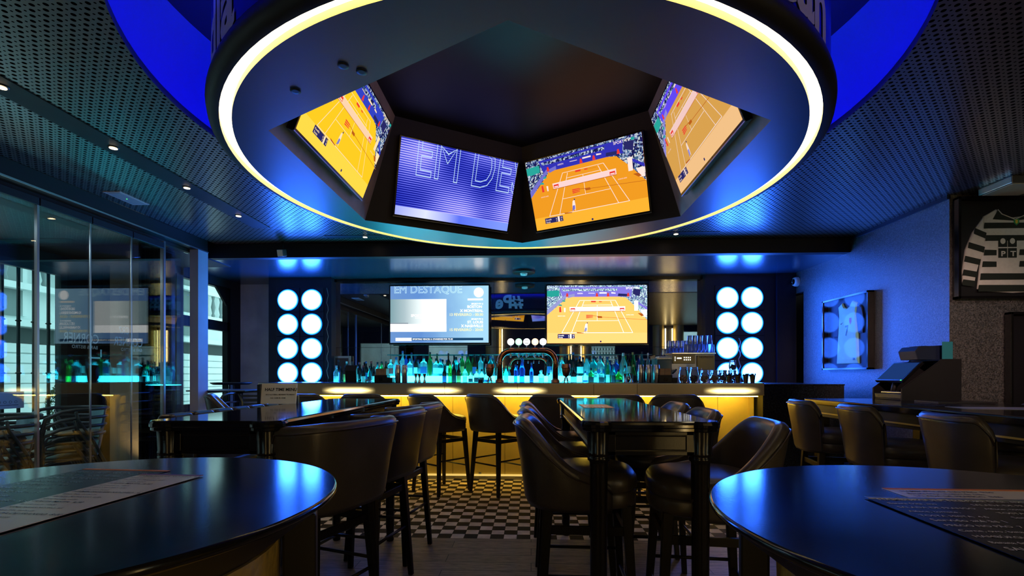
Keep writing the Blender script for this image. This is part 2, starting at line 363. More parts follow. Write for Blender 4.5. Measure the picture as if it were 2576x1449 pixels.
# ================================================================ THE SETTING
XL, XR, YB, YW = -3.9, 3.72, 5.85, 7.24          # partition, right wall, beam, back wall
def wall_open(name, m, axis, pos, th, a0, a1, z0, z1, holes):
    """wall in plane axis=pos, thickness th, with rectangular openings (a0,a1,z0,z1)"""
    b = MB(); cuts = sorted({a0, a1, *[h[0] for h in holes], *[h[1] for h in holes]})
    for p, q in zip(cuts, cuts[1:]):
        hs = sorted([h for h in holes if h[0] <= p + 1e-6 and h[1] >= q - 1e-6], key=lambda h: h[2]); z = z0
        segs = []
        for h in hs: segs.append((z, h[2])); z = h[3]
        segs.append((z, z1))
        for u, v in segs:
            if v - u > 1e-4:
                if axis == 'x': b.box(pos, pos + th, p, q, u, v)
                else: b.box(p, q, pos, pos + th, u, v)
    return struct(b.build(name, m))
o = MB().box(-5.6, 6.6, 3.573, 7.9, -.05, 0).build('floor', 'tile'); struct(o, 'black and white checkered tile floor in front of the bar')
o = MB().box(-5.6, 6.6, -1.6, 3.573, -.05, 0).build('floor', 'plank'); struct(o, 'grey brown plank floor in the foreground')
# ceiling with the round recess
HC, HR, HZ = (-.08, 3.10), 2.05, 2.8
def ceiling():
    b = MB(); n = 96; x0, x1, y0, y1 = -3.86, 6.6, -1.6, YB
    ins, out, cove = [], [], []
    for i in range(n):
        a = 2 * PI * i / n; c, s_ = math.cos(a), math.sin(a)
        ins.append((HC[0] + HR * c, HC[1] + HR * s_, HZ))
        t = 1e9
        if c > 1e-9: t = min(t, (x1 - HC[0]) / c)
        if c < -1e-9: t = min(t, (x0 - HC[0]) / c)
        if s_ > 1e-9: t = min(t, (y1 - HC[1]) / s_)
        if s_ < -1e-9: t = min(t, (y0 - HC[1]) / s_)
        out.append((HC[0] + t * c, HC[1] + t * s_, HZ))
    fs = [(i, n + i, n + (i + 1) % n, (i + 1) % n) for i in range(n)]
    b.add(ins + out, fs)
    # corners of the rectangle the fan misses
    for cx, cy in ((x0, y0), (x1, y0), (x1, y1), (x0, y1)):
        best = sorted(range(n), key=lambda i: (out[i][0] - cx) ** 2 + (out[i][1] - cy) ** 2)
        i = best[0]; cand = [(i, (i + 1) % n), ((i - 1) % n, i)]
        for p, q in cand:
            P, Q = out[p], out[q]
            if abs(P[0] - Q[0]) > 1e-6 and abs(P[1] - Q[1]) > 1e-6: b.add([P, (cx, cy, HZ), Q], [(0, 1, 2)])
    # slab thickness above keeps daylight out
    return b
struct(ceiling().build('ceiling', 'perf'), 'perforated dark metal ceiling around the round recess')
b = MB()      # lip of the recess and the recess itself
n = 96
def ringwall(b, pts, mi=0, smooth=True):
    """surface of revolution about the recess axis through (r,z) points"""
    b.lathe(pts, (HC[0], HC[1], 0), 96, mi, smooth, False)
ringwall(b, [(HR, 2.8), (HR, 2.84), (HR + .03, 2.84), (HR + .03, 2.80)])
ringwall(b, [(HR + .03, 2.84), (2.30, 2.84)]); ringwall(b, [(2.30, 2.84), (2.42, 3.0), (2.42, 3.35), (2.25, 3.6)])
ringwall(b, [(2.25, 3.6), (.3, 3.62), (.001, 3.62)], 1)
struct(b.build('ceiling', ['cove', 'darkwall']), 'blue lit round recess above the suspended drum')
b = MB(); ringwall(b, [(2.12, 2.845), (2.12, 2.865), (2.15, 2.865), (2.15, 2.845), (2.12, 2.845)])
o = b.build('led_strip', 'covestrip'); tag(o, 'hidden blue LED strip glowing inside the round ceiling recess', 'light strip')
struct(MB().box(-6, 6.7, -1.7, 8, 3.66, 3.7).build('ceiling', 'darkwall'))
# beam and the lower soffit over the bar
struct(MB().box(-4.75, XR, YB, YB + .10, 2.63, 3.66).build('trim_1', 'black'), 'dark beam edge between perforated ceiling and bar soffit')
struct(MB().box(-4.75, XR + .02, YB + .10, 7.75, 2.63, 2.70).build('ceiling', 'soffit'), 'brushed dark metal soffit above the bar')
struct(MB().box(-3.86, 3.7, YB - .02, YB, 2.80, 3.66).build('trim_2', 'black'))
# right wall, with the doorway beside the disc panel
wall_open('wall_right', 'wallcover', 'x', XR, .12, 4.50, 7.8, 0, 2.82, [(6.83, 7.24, 0, 2.34)])
struct(MB().box(XR + .12, XR + 1.1, 6.5, 6.52, 0, 2.6).box(XR + 1.1, XR + 1.12, 6.5, 7.8, 0, 2.6).box(XR, XR + 1.1, 7.78, 7.8, 0, 2.6).build('wall_passage', 'darkwall'))
struct(MB().box(XR + .12, 6.6, 4.50, 4.62, 0, 2.82).build('wall_front', 'wallcover'), 'sparkling dark wallcovering behind the striped jersey')
struct(MB().box(3.70, 3.73, 4.50, YB, 2.765, 2.80).build('trim_3', 'navy'))
struct(MB().box(6.6, 6.7, -1.7, 4.62, 0, 3.66).build('wall_side', 'darkwall'))
# wall behind the camera with brass lit piers, seen in the bar mirror
wall_open('wall_rear', 'darkwall', 'y', -1.7, .1, -5.7, 6.6, 0, 3.66, [(-3.4, -2.1, 1.2, 2.25), (1.95, 2.75, 1.2, 2.25), (4.95, 5.9, 1.2, 2.6)])
for i, (x0, x1) in enumerate(((-1.50, -1.0), (.93, 1.25), (1.68, 1.98), (3.95, 4.3), (4.62, 4.95))):
    b = MB(); b.lathe([((x1 - x0) / 2, 0), ((x1 - x0) / 2, 2.8)], ((x0 + x1) / 2, -1.60, 0), 40)
    struct(b.build('trim_%d' % (10 + i), 'gold'), 'rounded brass clad pier on the rear wall')
for x, lb in ((-.95, 'left of the entrance gap'), (1.30, 'right of the second pier'), (1.63, 'left of the third pier'), (4.35, 'right of the fourth pier'), (4.57, 'left of the rightmost pier')):
    b = MB().box(x - .012, x + .012, -1.56, -1.53, .1, 2.7); o = b.build('led_strip', em('warm_edge', (1, .70, .28), 15)); tag(o, 'warm vertical LED strip on the rear wall, ' + lb, 'light strip', 'LED strips beside the rear brass piers')
for x0, x1, nm in ((-3.4, -2.1, 'white'), (1.95, 2.75, 'pattern'), (4.95, 5.9, 'plain')):
    g = MB().box(x0, x1, -1.66, -1.65, 1.2, 2.25 if nm != 'plain' else 2.6)
    o = g.build('window_%d' % (5 + int(x0)), 'outglass'); struct(o)
b = MB()
for i in range(9): b.tube([(1.98 + i * .095, -1.63, .3), (1.98 + i * .095, -1.63, 2.25)], .008, 6)
for k in range(14):
    for i in range(8):
        cx, cz = 2.03 + i * .095, .42 + k * .135
        b.tube([(cx + .036 * math.cos(a), -1.63, cz + .05 * math.sin(a)) for a in [2 * PI * j / 8 for j in range(8)]], .008, 5, closed=True)
struct(b.build('trim_8', 'iron'), 'wrought pattern grille of the rear window')
# left: street wall of the terrace with its barred opening
wall_open('wall_left', 'darkwall', 'x', -5.72, .12, -1.7, 6.3, 0, 3.66, [(3.25, 5.66, .45, 2.40), (.2, 2.6, .45, 2.40)])
struct(MB().box(-5.6, -3.96, -1.6, 6.3, 2.62, 2.70).build('ceiling', 'darkwall'), 'dark ceiling of the glazed terrace')
struct(MB().box(-5.6, -3.9, -1.7, -1.6, 0, 2.7).build('wall_terrace_rear', 'darkwall'))
struct(MB().box(-5.34, -4.6, 6.0, 6.12, 0, 2.62).build('wall_terrace_pier', 'beigeplaster'), 'beige plaster pier lit warm from below behind the glass')
struct(MB().box(-5.6, -4.6, 6.18, 6.3, 0, 2.7).build('wall_terrace_end', 'darkwall'))
struct(MB().box(-5.64, -5.585, 5.60, 5.68, .4, 2.45).box(-5.64, -5.585, 3.2, 5.68, 2.38, 2.46).box(-5.64, -5.585, 3.2, 5.68, .40, .46).build('window_1', 'iron'), 'dark frame of the barred terrace opening')
bars = []
y = 5.521
i = 0
while y > 3.4:
    b = MB().tube([(-5.66, y, .45), (-5.66, y, 2.40)], .016, 8)
    for z in (1.22, 1.95 if False else 1.80): b.lathe([(.016, -.012), (.03, 0), (.016, .012)], (-5.66, y, z), 10)
    struct(b.build('window_bar', 'iron')); y -= .168; i += 1
# glass partition between room and terrace
seams = [3.719, 4.184, 4.628, 5.036]
prev = 1.9
hd = MB().box(-4.02, -3.86, -1.6, 5.70, 2.655, 2.80)
o = hd.build('trim_4', 'black', bevel=.004); struct(o, 'dark header track of the glass partition')
struct(MB().box(-3.862, -3.852, -1.6, 5.70, 2.655, 2.668).build('trim_5', 'alu'))
gl = [(-.6, .6), (.62, 1.86), (1.88, 3.715), (3.723, 4.180), (4.188, 4.624), (4.632, 5.032)]
for i, (y0, y1) in enumerate(gl):
    t = E('glass_door', ['frameless glass panel far behind the left round table', 'frameless glass panel beside the left round table', 'widest frameless glass panel left of the bright post', 'first narrow glass panel right of the bright post', 'second narrow glass panel right of the bright post', 'narrow glass panel just before the folded glass stack'][i], 'glass door', (-3.9, y0, 0))
    MB().box(-.006, .006, 0, y1 - y0, .03, 2.54).build('pane', 'glass', t)
    MB().box(-.018, .018, 0, y1 - y0, 2.54, 2.60).build('top_rail', 'black', t, bevel=.003)
    MB().box(-.018, .018, 0, y1 - y0, 0, .03).build('bottom_rail', 'alu', t, bevel=.003)
    w = .012 if i == 2 else .005
    MB().box(-w, w, y1 - y0 - w, y1 - y0 + .006, .03, 2.54).build('edge_profile', 'alu', t)
t = E('folded_glass_stack', 'stack of folded glass panels parked beside the pale post', 'glass door', (-3.9, 5.04, 0))
for k in range(4): MB().box(-.22 + k * .05, -.21 + k * .05, .02, .47, .03, 2.60).build('pane', 'glass', t)
MB().box(-.27, -.24, 0, .49, 0, 2.655).build('back_panel', 'blackgloss', t)
MB().box(-.03, .01, -.005, .022, 0, 2.62).build('edge_profile', 'satin', t)
struct(MB().box(-3.96, -3.86, 5.527, 5.70, 0, 2.655).build('wall_post', 'paleplaster'), 'narrow pale plaster post ending the glass partition')
# bar end alcove: side wall with window, grey wall
wall_open('wall_alcove', 'darkwall', 'x', -4.72, .12, 5.9, 7.9, 0, 2.7, [(6.15, 7.33, .75, 2.52)])
b = MB(); 
for z0, z1 in ((.72, .80), (1.86, 2.0), (2.5, 2.56)): b.box(-4.70, -4.62, 6.15, 7.33, z0, z1)
b.box(-4.70, -4.62, 7.27, 7.35, .72, 2.56).box(-4.70, -4.62, 6.13, 6.2, .72, 2.56)
b.add([(-4.66, 7.0, 2.52), (-4.66, 7.3, 2.52), (-4.66, 7.3, 2.22), (-4.63, 7.0, 2.52), (-4.63, 7.3, 2.52), (-4.63, 7.3, 2.22)], [(0, 1, 2), (3, 5, 4), (0, 2, 5, 3)])
struct(b.build('window_2', 'black'), 'arched window frame at the left end of the bar')
struct(MB().box(-4.67, -4.665, 6.15, 7.33, .8, 2.52).build('window_2_pane', 'outglass'))
struct(MB().box(-4.6, -3.5, 7.57, 7.69, 0, 2.7).build('wall_grey', 'greyplaster'), 'grey plaster wall between window and left disc panel')
struct(MB().box(-4.7, 3.8, 7.8, 7.9, 0, 2.8).build('wall_back', 'darkwall'))
struct(MB().box(-2.93, 2.48, YW, YW + .02, 1.0, 2.63).build('wall_mirror', 'mirror'), 'smoked mirror wall behind the bar')
b = MB()
for x in (-2.1, -.55, .2, 1.72): b.box(x - .002, x + .002, YW - .002, YW, 1.0, 2.60)
b.box(-2.93, 2.48, YW - .002, YW, 1.608, 1.612)
struct(b.build('trim_6', 'black'))
struct(MB().box(-2.93, 2.48, YW - .06, YW - .001, 2.585, 2.63).build('trim_7', 'blackgloss'))
struct(MB().box(3.46, XR, 7.02, 7.3, 0, 2.63).build('wall_niche', 'navy'))
# street outside
struct(MB().box(-12, -5.72, -8, 16, -.12, -.02).build('ground', 'street'), 'pale street paving outside')
struct(MB().box(-12, 9, -5.2, -5, -.1, 7).build('wall_sky_blocker', 'greyplaster'), 'added unseen pale building blocking sky light at the rear windows')  # out of view, added to cut sky light entering the rear windows
struct(MB().box(-5.7, 9, -5, -1.7, -.12, -.02).build('ground', 'street'))
def facade():
    b = MB(); x = -9.6
    b.box(x - .3, x, -8, 16, -.1, 6.5, 0)
    z = 0
    for k in range(9):                                   # rusticated courses
        b.box(x, x + .05, -8, 16, .1 + k * .19, .1 + k * .19 + .165, 0)
    b.box(x - .01, x + .06, -8, 16, 1.80, 2.08, 2)
    b.box(x, x + .25, -8, 16, 2.10, 2.22, 0)             # balcony slab
    for k in range(60):
        y0 = -6 + k * .36
        if k % 6 != 5: b.lathe([(.03, 0), (.05, .05), (.03, .12), (.06, .3), (.03, .5), (.05, .62)], (x + .17, y0, 2.9), 8, 1)
    b.box(x + .08, x + .26, -8, 16, 2.78, 2.9, 0); b.box(x + .08, x + .26, -8, 16, 3.52, 3.62, 0)
    for k in range(9):
        y0 = -6 + k * 2.3; b.box(x - .02, x + .03, y0, y0 + 1.0, 2.3, 5.6, 1); b.box(x, x + .08, y0 - .08, y0, 2.3, 5.7, 0).box(x, x + .08, y0 + 1, y0 + 1.08, 2.3, 5.7, 0)
    return b
o = facade().build('wall_street', ['facade', 'facadegap', mat('facade_dark_awning', (.04, .06, .06), .8)]); struct(o, 'pale rusticated street facade with balcony balusters outside')

# ================================================================ THE SUSPENDED DRUM
DR = E('suspended_drum', 'large round suspended drum with a glowing ring, blue lettering band and hexagonal screen well', 'ceiling feature', (HC[0], HC[1], 2.42))
def hexr(a, rc):                                     # radius of a hexagon (vertex towards the bar) at angle a
    k = ((a - PI / 2) % (PI / 3)) - PI / 6
    return rc * math.cos(PI / 6) / math.cos(k)
n = 192
b = MB(); vs = []; fs = []
for i in range(n):
    a = PI / 2 + 2 * PI * i / n; r0 = hexr(a, 1.42)
    vs += [(r0 * math.cos(a), r0 * math.sin(a), 0), (1.578 * math.cos(a), 1.578 * math.sin(a), 0)]
for i in range(n): j = (i + 1) % n; fs.append((2 * i, 2 * i + 1, 2 * j + 1, 2 * j))
b.add(vs, fs)
o = b.build('bottom_face', 'drum', DR)
b = MB(); b.lathe([(1.63, 0), (1.655, .002), (1.68, .02), (1.685, .05), (1.675, .085), (1.66, .10)], n=128, cap=False); b.build('rim', 'hexdark', DR)
b = MB(); b.lathe([(1.578, 0), (1.578, .035)], n=128, cap=False); b.lathe([(1.63, .035), (1.63, 0)], n=128, cap=False); b.build('groove_wall', 'brass_side', DR)
b = MB(); b.lathe([(1.578, .030), (1.63, .030)], n=128, cap=False); b.build('ring_light', 'ring', DR)
b = MB(); b.lathe([(1.66, .10), (1.66, 1.0)], n=128, cap=False); BAND = b.build('side_band', 'band', DR)
def wrap_text(t, ang, size, z, name='lettering'):
    vs, fs = text_geo(t, size, .0, .012)
    r = 1.663; out = []
    for x, y, _ in vs:
        a = R(ang) + x / r; out.append((r * math.cos(a), r * math.sin(a), z + y))
    o = MB().add(out, fs).build(name, 'letter', DR); return o
wrap_text('dla', -143.6, .37, .115); wrap_text('ean', -57.5, .37, .115); wrap_text('#Pe', 93.0, .36, .12)
zt, rt = .73, 1.09
def hv(k, r, z): a = PI / 2 + k * PI / 3; return Vector((r * math.cos(a), r * math.sin(a), z))
TVW, TVH = 1.0, .565
FACE = {}
for k in range(6):
    A, B = hv(k, 1.42, 0), hv(k + 1, 1.42, 0); C_, D_ = hv(k + 1, rt, zt), hv(k, rt, zt)
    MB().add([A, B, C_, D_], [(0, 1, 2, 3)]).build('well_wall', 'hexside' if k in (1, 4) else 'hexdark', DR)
    e = (B - A).normalized(); t = ((C_ + D_) / 2 - (A + B) / 2).normalized(); nn = t.cross(e).normalized()
    if nn.dot(-(A + B)) < 0: nn = -nn
    FACE[k] = ((A + B) / 2, e, t, nn)
MB().add([hv(k, rt, zt) for k in range(6)], [tuple(range(6))]).build('well_top', 'hexdark', DR)
for x, y in ((-.66, -1.20), (-.60, -1.16), (-.93, -1.04)):
    MB().lathe([(.022, -.001), (.022, -.004), (.012, -.004)], (x, y, 0), 14).build('screw_cover', 'black', DR)

# ---------------------------------------------------------------- screen pictures (flat pictures on the TV glass)
OR_B = dict(o=(1.5, .62, .15), o2=(1.6, .68, .20), bl=(.22, .18, .72), wh=(1.5, 1.45, 1.4), st=(.30, .32, .62))
OR_S = dict(o=(.80, .30, .015), o2=(.92, .42, .03), bl=(.03, .03, .42), wh=(.90, .72, .66), st=(.16, .15, .55))
OR_Y = dict(o=(.95, .55, .015), o2=(1.0, .64, .06), bl=(.03, .05, .50), wh=(.92, .70, .42), st=(.2, .2, .5))
OR_P = dict(o=(.62, .32, .07), o2=(.80, .48, .22), bl=(.11, .06, .80), wh=(.80, .62, .55), st=(.25, .22, .6))
crA = crowd_mat('crowd_day', 95, [(.05, .08, .22), (.75, .95, .95), (.22, .42, .50), (.50, .70, .75), (.12, .14, .42)])
crB = crowd_mat('crowd_evening', 95, [(.01, .01, .05), (.55, .60, .62), (.05, .12, .25), (.25, .32, .5), (.01, .01, .1)])
def tennis(W, H, pal, crowd):
    b = MB(); mats = [em('court', pal['o']), em('board', pal['bl']), em('line', pal['wh']), crowd, em('stand', pal['st']), em('red_mark', (.75, .04, .03)), em('dark_mark', (.02, .02, .12)), em('shade', (.45, .10, .01)), em('teal', (.02, .35, .30)), em('net', (min(1, pal['wh'][0]), pal['wh'][1] * .85, pal['wh'][2] * .9)), em('court_near', pal['o2'])]
    lay = [0]
    def P(x, y): return ((x - 260) / 1950 * W - W / 2, (1330 - y) / 1110 * H - H / 2)
    def poly(pts, mi):
        lay[0] += 1; z = .0004 * lay[0]
        b.add([(*P(max(260, min(2210, x)), max(220, min(1330, y))), z) for x, y in pts], [tuple(range(len(pts)))], mi)
    def line(x0, y0, x1, y1, w, mi=2):
        dx, dy = x1 - x0, y1 - y0; L = math.hypot(dx, dy); ox, oy = -dy / L * w / 2, dx / L * w / 2
        poly([(x0 + ox, y0 + oy), (x1 + ox, y1 + oy), (x1 - ox, y1 - oy), (x0 - ox, y0 - oy)], mi)
    def txt(t, x, y, s, mi):
        lay[0] += 1; z = .0004 * lay[0]; vs, fs = text_geo(t, 1.0, 0, .01); px, py = P(x, y)
        b.add([(px + v[0] * s, py + v[1] * s, z) for v in vs], fs, mi)
    poly([(260, 220), (2210, 220), (2210, 1330), (260, 1330)], 0)
    poly([(260, 1130), (2210, 1130), (2210, 1330), (260, 1330)], 10)
    poly([(260, 220), (2210, 220), (2210, 440), (260, 440)], 1)
    poly([(260, 220), (2210, 220), (2210, 252), (260, 252)], 3)
    poly([(540, 285), (1640, 285), (1620, 330), (560, 330)], 3)
    poly([(260, 255), (500, 255), (560, 440), (620, 440), (640, 470), (260, 790)], 3)
    poly([(260, 320), (500, 315), (500, 420), (350, 440), (260, 430)], 8)
    poly([(260, 690), (620, 400), (650, 440), (260, 790)], 4)
    poly([(1650, 440), (2210, 440), (2210, 890), (1990, 640), (1800, 460)], 3)
    poly([(1930, 255), (2210, 255), (2210, 640), (1900, 420)], 3)
    poly([(1940, 290), (2090, 300), (2060, 440), (1930, 390)], 6)
    poly([(2030, 540), (2210, 650), (2210, 700), (2040, 590)], 1)
    poly([(1960, 520), (2035, 520), (2030, 710), (1960, 710)], 2)
    poly([(2080, 690), (2205, 690), (2200, 830), (2120, 820)], 2); poly([(2025, 760), (2110, 760), (2150, 810), (2100, 815)], 7)
    poly([(1650, 380), (1820, 390), (1840, 440), (1640, 430)], 6)
    poly([(660, 410), (800, 380), (800, 435), (665, 465)], 4)
    for x in (1235, 1450, 655, 1840): poly([(x - 12, 370), (x + 12, 370), (x + 26, 436), (x - 26, 436)], 5)
    for a in ((900, 510, 550, 1132), (985, 525, 740, 1132), (1500, 525, 1755, 1130), (1590, 510, 1930, 1132), (550, 1132, 1930, 1130), (840, 902, 1650, 900), (960, 600, 1540, 600), (1240, 600, 1240, 905), (900, 512, 1590, 512)):
        line(*a, 9 if a[3] > 1000 else 7)
    poly([(1120, 520), (1215, 522), (1210, 548), (1120, 546)], 5); poly([(1275, 528), (1330, 532), (1330, 545), (1275, 545)], 5)
    for k in range(3): poly([(1025, 790 + k * 24), (1150, 792 + k * 22), (1160, 804 + k * 20), (1025, 806 + k * 24)], 5)
    poly([(1240, 812), (1330, 815), (1335, 850), (1250, 848)], 7); line(1330, 832, 2210, 888, 6, 7); line(1150, 806, 1260, 815, 7, 7); line(1330, 540, 1480, 546, 3, 7)
    poly([(700, 640), (1780, 632), (1780, 716), (708, 722)], 9); line(700, 640, 1780, 632, 7); line(700, 724, 1780, 716, 5, 7)
    for x in (720, 1675): poly([(x, 660), (x + 88, 658), (x + 88, 706), (x, 708)], 5); poly([(x + 10, 684), (x + 78, 684), (x + 78, 700), (x + 10, 700)], 2)
    poly([(490, 590), (540, 585), (560, 620), (480, 610)], 8); poly([(500, 640), (530, 630), (540, 735), (500, 735)], 5); poly([(560, 510), (620, 505), (615, 535), (560, 535)], 8)
    poly([(590, 655), (622, 655), (618, 735), (595, 735)], 2); line(690, 728, 1790, 722, 3, 7)
    poly([(1010, 965), (1045, 950), (1050, 1030), (1040, 1130), (1020, 1060), (990, 1135), (995, 1030)], 2); poly([(1035, 935), (1055, 935), (1055, 955), (1035, 955)], 6)
    poly([(1002, 1035), (1040, 1035), (1035, 1090), (985, 1120)], 4); poly([(830, 1120), (980, 1135), (970, 1145), (850, 1140)], 7)
    poly([(1290, 1290), (1305, 1282), (1322, 1290), (1318, 1316), (1292, 1316)], 6)
    poly([(470, 1155), (800, 1158), (800, 1242), (468, 1240)], 6); poly([(705, 1158), (740, 1158), (740, 1242), (705, 1242)], 2)
    s = H * .032
    txt('Kovalik', 484, 1196, s, 2); txt('Sousa', 484, 1232, s, 2); txt('6', 672, 1196, s, 2); txt('7', 672, 1232, s, 2); txt('15', 756, 1196, s, 2); txt('0', 764, 1232, s, 2)
    txt('SPORT\u2022TV', 1790, 302, H * .05, 2); txt('AXION', 850, 390, s * .9, 2); txt('BUENOS AIRES', 470, 818, s * .6, 9); txt('BUENOS AIRES', 1800, 800, s * .6, 9)
    poly([(1280, 362), (1420, 362), (1420, 384), (1280, 384)], 2); poly([(2060, 262), (2110, 262), (2110, 298), (2060, 298)], 8); poly([(1065, 372), (1190, 374), (1190, 382), (1065, 380)], 2); poly([(1510, 360), (1590, 370), (1590, 386), (1510, 384)], 2)
    return b, mats
def schedule(W, H):
    bg = grad_mat('schedule_blue', [(0, (.17, .33, .66)), (.45, (.13, .30, .70)), (1, (.42, .76, 1.0))], 0, 1 / W, .5, .88, .25)
    img = grad_mat('studio_picture', [(0, (.20, .34, .38)), (.22, (.40, .52, .56)), (.5, (.9, 1, 1)), (1, (1, 1, 1))], 0, 1 / W * 1.5, .75, 1.0)
    mats = [bg, img, em('sw', (1, 1, 1), 1.6), em('syel', (1, .93, .50)), em('snavy', (.012, .06, .14)), em('sgrey', (.28, .33, .38)), em('sout', (.62, .92, 1.0), 1.25), em('swarm', (1, 1, .94))]
    b = MB(); lay = [0]
    def P(x, y): return ((x - 300) / 1912 * W - W / 2, (1335 - y) / 1105 * H - H / 2)
    def poly(pts, mi): lay[0] += 1; b.add([(*P(x, y), .0004 * lay[0]) for x, y in pts], [tuple(range(len(pts)))], mi)
    def rect(x0, y0, x1, y1, mi): poly([(x0, y1), (x1, y1), (x1, y0), (x0, y0)], mi)
    def txt(t, x, y, s, mi, al='RIGHT', o=.02, out=0):
        lay[0] += 1; vs, fs = text_geo(t, 1.0, 0, 0 if out else o, out, al); px, py = P(x, y)
        lim = H / 2
        if out:   # outline letters cut off by the top edge of the screen
            fs = [f for f in fs if any(py + vs[i][1] * s < lim for i in f)]
        b.add([(px + v[0] * s, min(H / 2, py + v[1] * s), .0004 * lay[0]) for v in vs], fs, mi)
    rect(300, 230, 2212, 1335, 0); rect(300, 485, 1396, 1120, 1); rect(300, 970, 1396, 1120, 2)
    rect(300, 945, 650, 965, 5)
    txt('EM DESTAQUE', 368, 366, H * .185, 6, 'LEFT', out=.012)
    cx, cy = 2022, 362; poly([(cx + (98 if k % 2 else 90) * math.cos(2 * PI * k / 48), cy + (98 if k % 2 else 90) * math.sin(2 * PI * k / 48)) for k in range(47, -1, -1)], 2)
    rect(1806, 478, 2106, 516, 7)
    s = H * .058
    for t, y, mi, q in (('SPORT\u2022TV 5', 598, 2, .6), ('BOSTON ', 662, 2, 1), ('X MONTREAL', 740, 2, 1), ('13 FEVEREIRO - 00:30', 815, 3, 1), ('SPORT\u2022TV 5', 894, 2, .6), ('ST. LOUIS', 962, 2, 1), ('X NASHVILLE', 1036, 2, 1), ('15 FEVEREIRO - 20:00', 1110, 3, 1)):
        txt(t, 2108, y, s * q * 1.12, mi)
    txt('SPORT\u2022TV +', 1075, 830, H * .062, 2); txt('SPORTING FOR ALL', 1040, 866, H * .026, 7)
    rect(405, 1242, 2110, 1290, 4); rect(405, 1240, 718, 1302, 2)
    txt('BASQUETEBOL', 660, 1282, H * .03, 5); txt('SPORTING VENCEU A OVARENSE POR 75-50', 736, 1280, H * .036, 2, 'LEFT', .012)
    return b, mats
def stripes(W, H):
    m = bpy.data.materials.new('striped_title_picture'); m.use_nodes = True; n_, l = nt(m); n_.remove(n_['Principled BSDF'])
    tc = n_.new('ShaderNodeTexCoord'); sp = n_.new('ShaderNodeSeparateXYZ'); l.new(tc.outputs['Object'], sp.inputs[0])
    mu = n_.new('ShaderNodeMath'); mu.operation = 'MULTIPLY'; mu.inputs[1].default_value = 2 * PI * 34 / H; l.new(sp.outputs[1], mu.inputs[0])
    si = n_.new('ShaderNodeMath'); si.operation = 'SINE'; l.new(mu.outputs[0], si.inputs[0])
    nz = n_.new('ShaderNodeTexNoise'); nz.inputs['Scale'].default_value = 2.6; nz.inputs['Detail'].default_value = 0; l.new(tc.outputs['Object'], nz.inputs[0])
    ad = n_.new('ShaderNodeMath'); ad.operation = 'MULTIPLY_ADD'; ad.inputs[1].default_value = .20; l.new(si.outputs[0], ad.inputs[0]); l.new(nz.outputs[0], ad.inputs[2])
    r = n_.new('ShaderNodeValToRGB'); e = r.color_ramp.elements; e[0].position = .28; e[0].color = (.005, .008, .25, 1); e[1].position = .85; e[1].color = (.50, .45, 1, 1)
    x = e.new(.5); x.color = (.03, .05, .58, 1); x = e.new(.66); x.color = (.20, .20, .85, 1)
    l.new(ad.outputs[0], r.inputs[0]); a = n_.new('ShaderNodeEmission'); l.new(r.outputs[0], a.inputs[0]); l.new(a.outputs[0], n_['Material Output'].inputs[0])
    b = MB(); b.add([(-W / 2, -H / 2, 0), (W / 2, -H / 2, 0), (W / 2, H / 2, 0), (-W / 2, H / 2, 0)], [(0, 1, 2, 3)])
    hh = -H / 2 + H * .12
    b.add([(-W / 2, -H / 2, .001), (W / 2, -H / 2, .001), (W / 2, hh, .001), (-W / 2, hh, .001)], [(0, 1, 2, 3)], 1)
    vs, fs = text_geo('EM DESTAQUE', 1, 0, 0, .008); s = H * .72
    P = [(-W * .385 + v[0] * s * .74, H * .06 + v[1] * s * 1.2, .002) for v in vs]
    fs = [f for f in fs if any(P[i][0] < W / 2 for i in f) and any(P[i][1] < H / 2 for i in f)]
    b.add([(min(x, W / 2), min(y, H / 2), z) for x, y, z in P], fs, 2)
    return b, [m, grad_mat('title_footer', [(0, (.28, .33, .85)), (.3, (.70, .74, 1)), (.6, (.10, .16, .85)), (1, (.2, .3, .9))], 0, 1 / W, .5, 1, .1), em('title_outline', (.45, .62, .85))]
_pic = {}
def tv(name, label, origin, ex, ey, nn, W, H, kind, group, depth=.045, bez=.012):
    """television: origin = centre of the screen plane, ex right, ey up, nn towards the viewer"""
    t = E(name, label, 'television', origin, 0, group); t.matrix_world = frame_mat(origin, ex, ey, nn)
    MB().box(-W / 2 - bez, W / 2 + bez, -H / 2 - bez - .006, H / 2 + bez, -depth, -.001).build('casing', 'blackgloss', t, bevel=.004)
    MB().box(-W / 2 - bez, W / 2 + bez, -H / 2 - bez - .006, -H / 2 - bez - .001, -.004, .002).build('bottom_trim', 'alu', t)
    MB().box(-W * .25, W * .25, -H * .25, H * .25, -depth - .03, -depth).build('wall_bracket', 'black', t)
    key = (kind, W)
    if key not in _pic:
        if kind == 'schedule': g = schedule(W, H)
        elif kind == 'stripes': g = stripes(W, H)
        else: g = tennis(W, H, {'tennisB': OR_B, 'tennisS': OR_S, 'tennisY': OR_Y, 'tennisP': OR_P}[kind], crA if kind == 'tennisB' else crB)
        _pic[key] = g
    b, mats = _pic[key]; b.build('screen', mats, t)
    # thin glass over the picture
    return t
hexk = {0: ('stripes', 0, 'television in the drum well showing striped EM DE title', (1.42 - .74 - .71) * -1), 5: ('tennisS', 0, 'television in the drum well facing the camera with an orange tennis court', 0),
        1: ('tennisY', 0, 'left television in the drum well with a yellow court seen steeply', .12), 4: ('tennisP', 0, 'right television in the drum well with a pale reflection across the court', .12),
        2: ('tennisS', 0, 'near left television of the drum well, its back towards the camera', 0), 3: ('stripes', 0, 'near right television of the drum well, its back towards the camera', 0)}
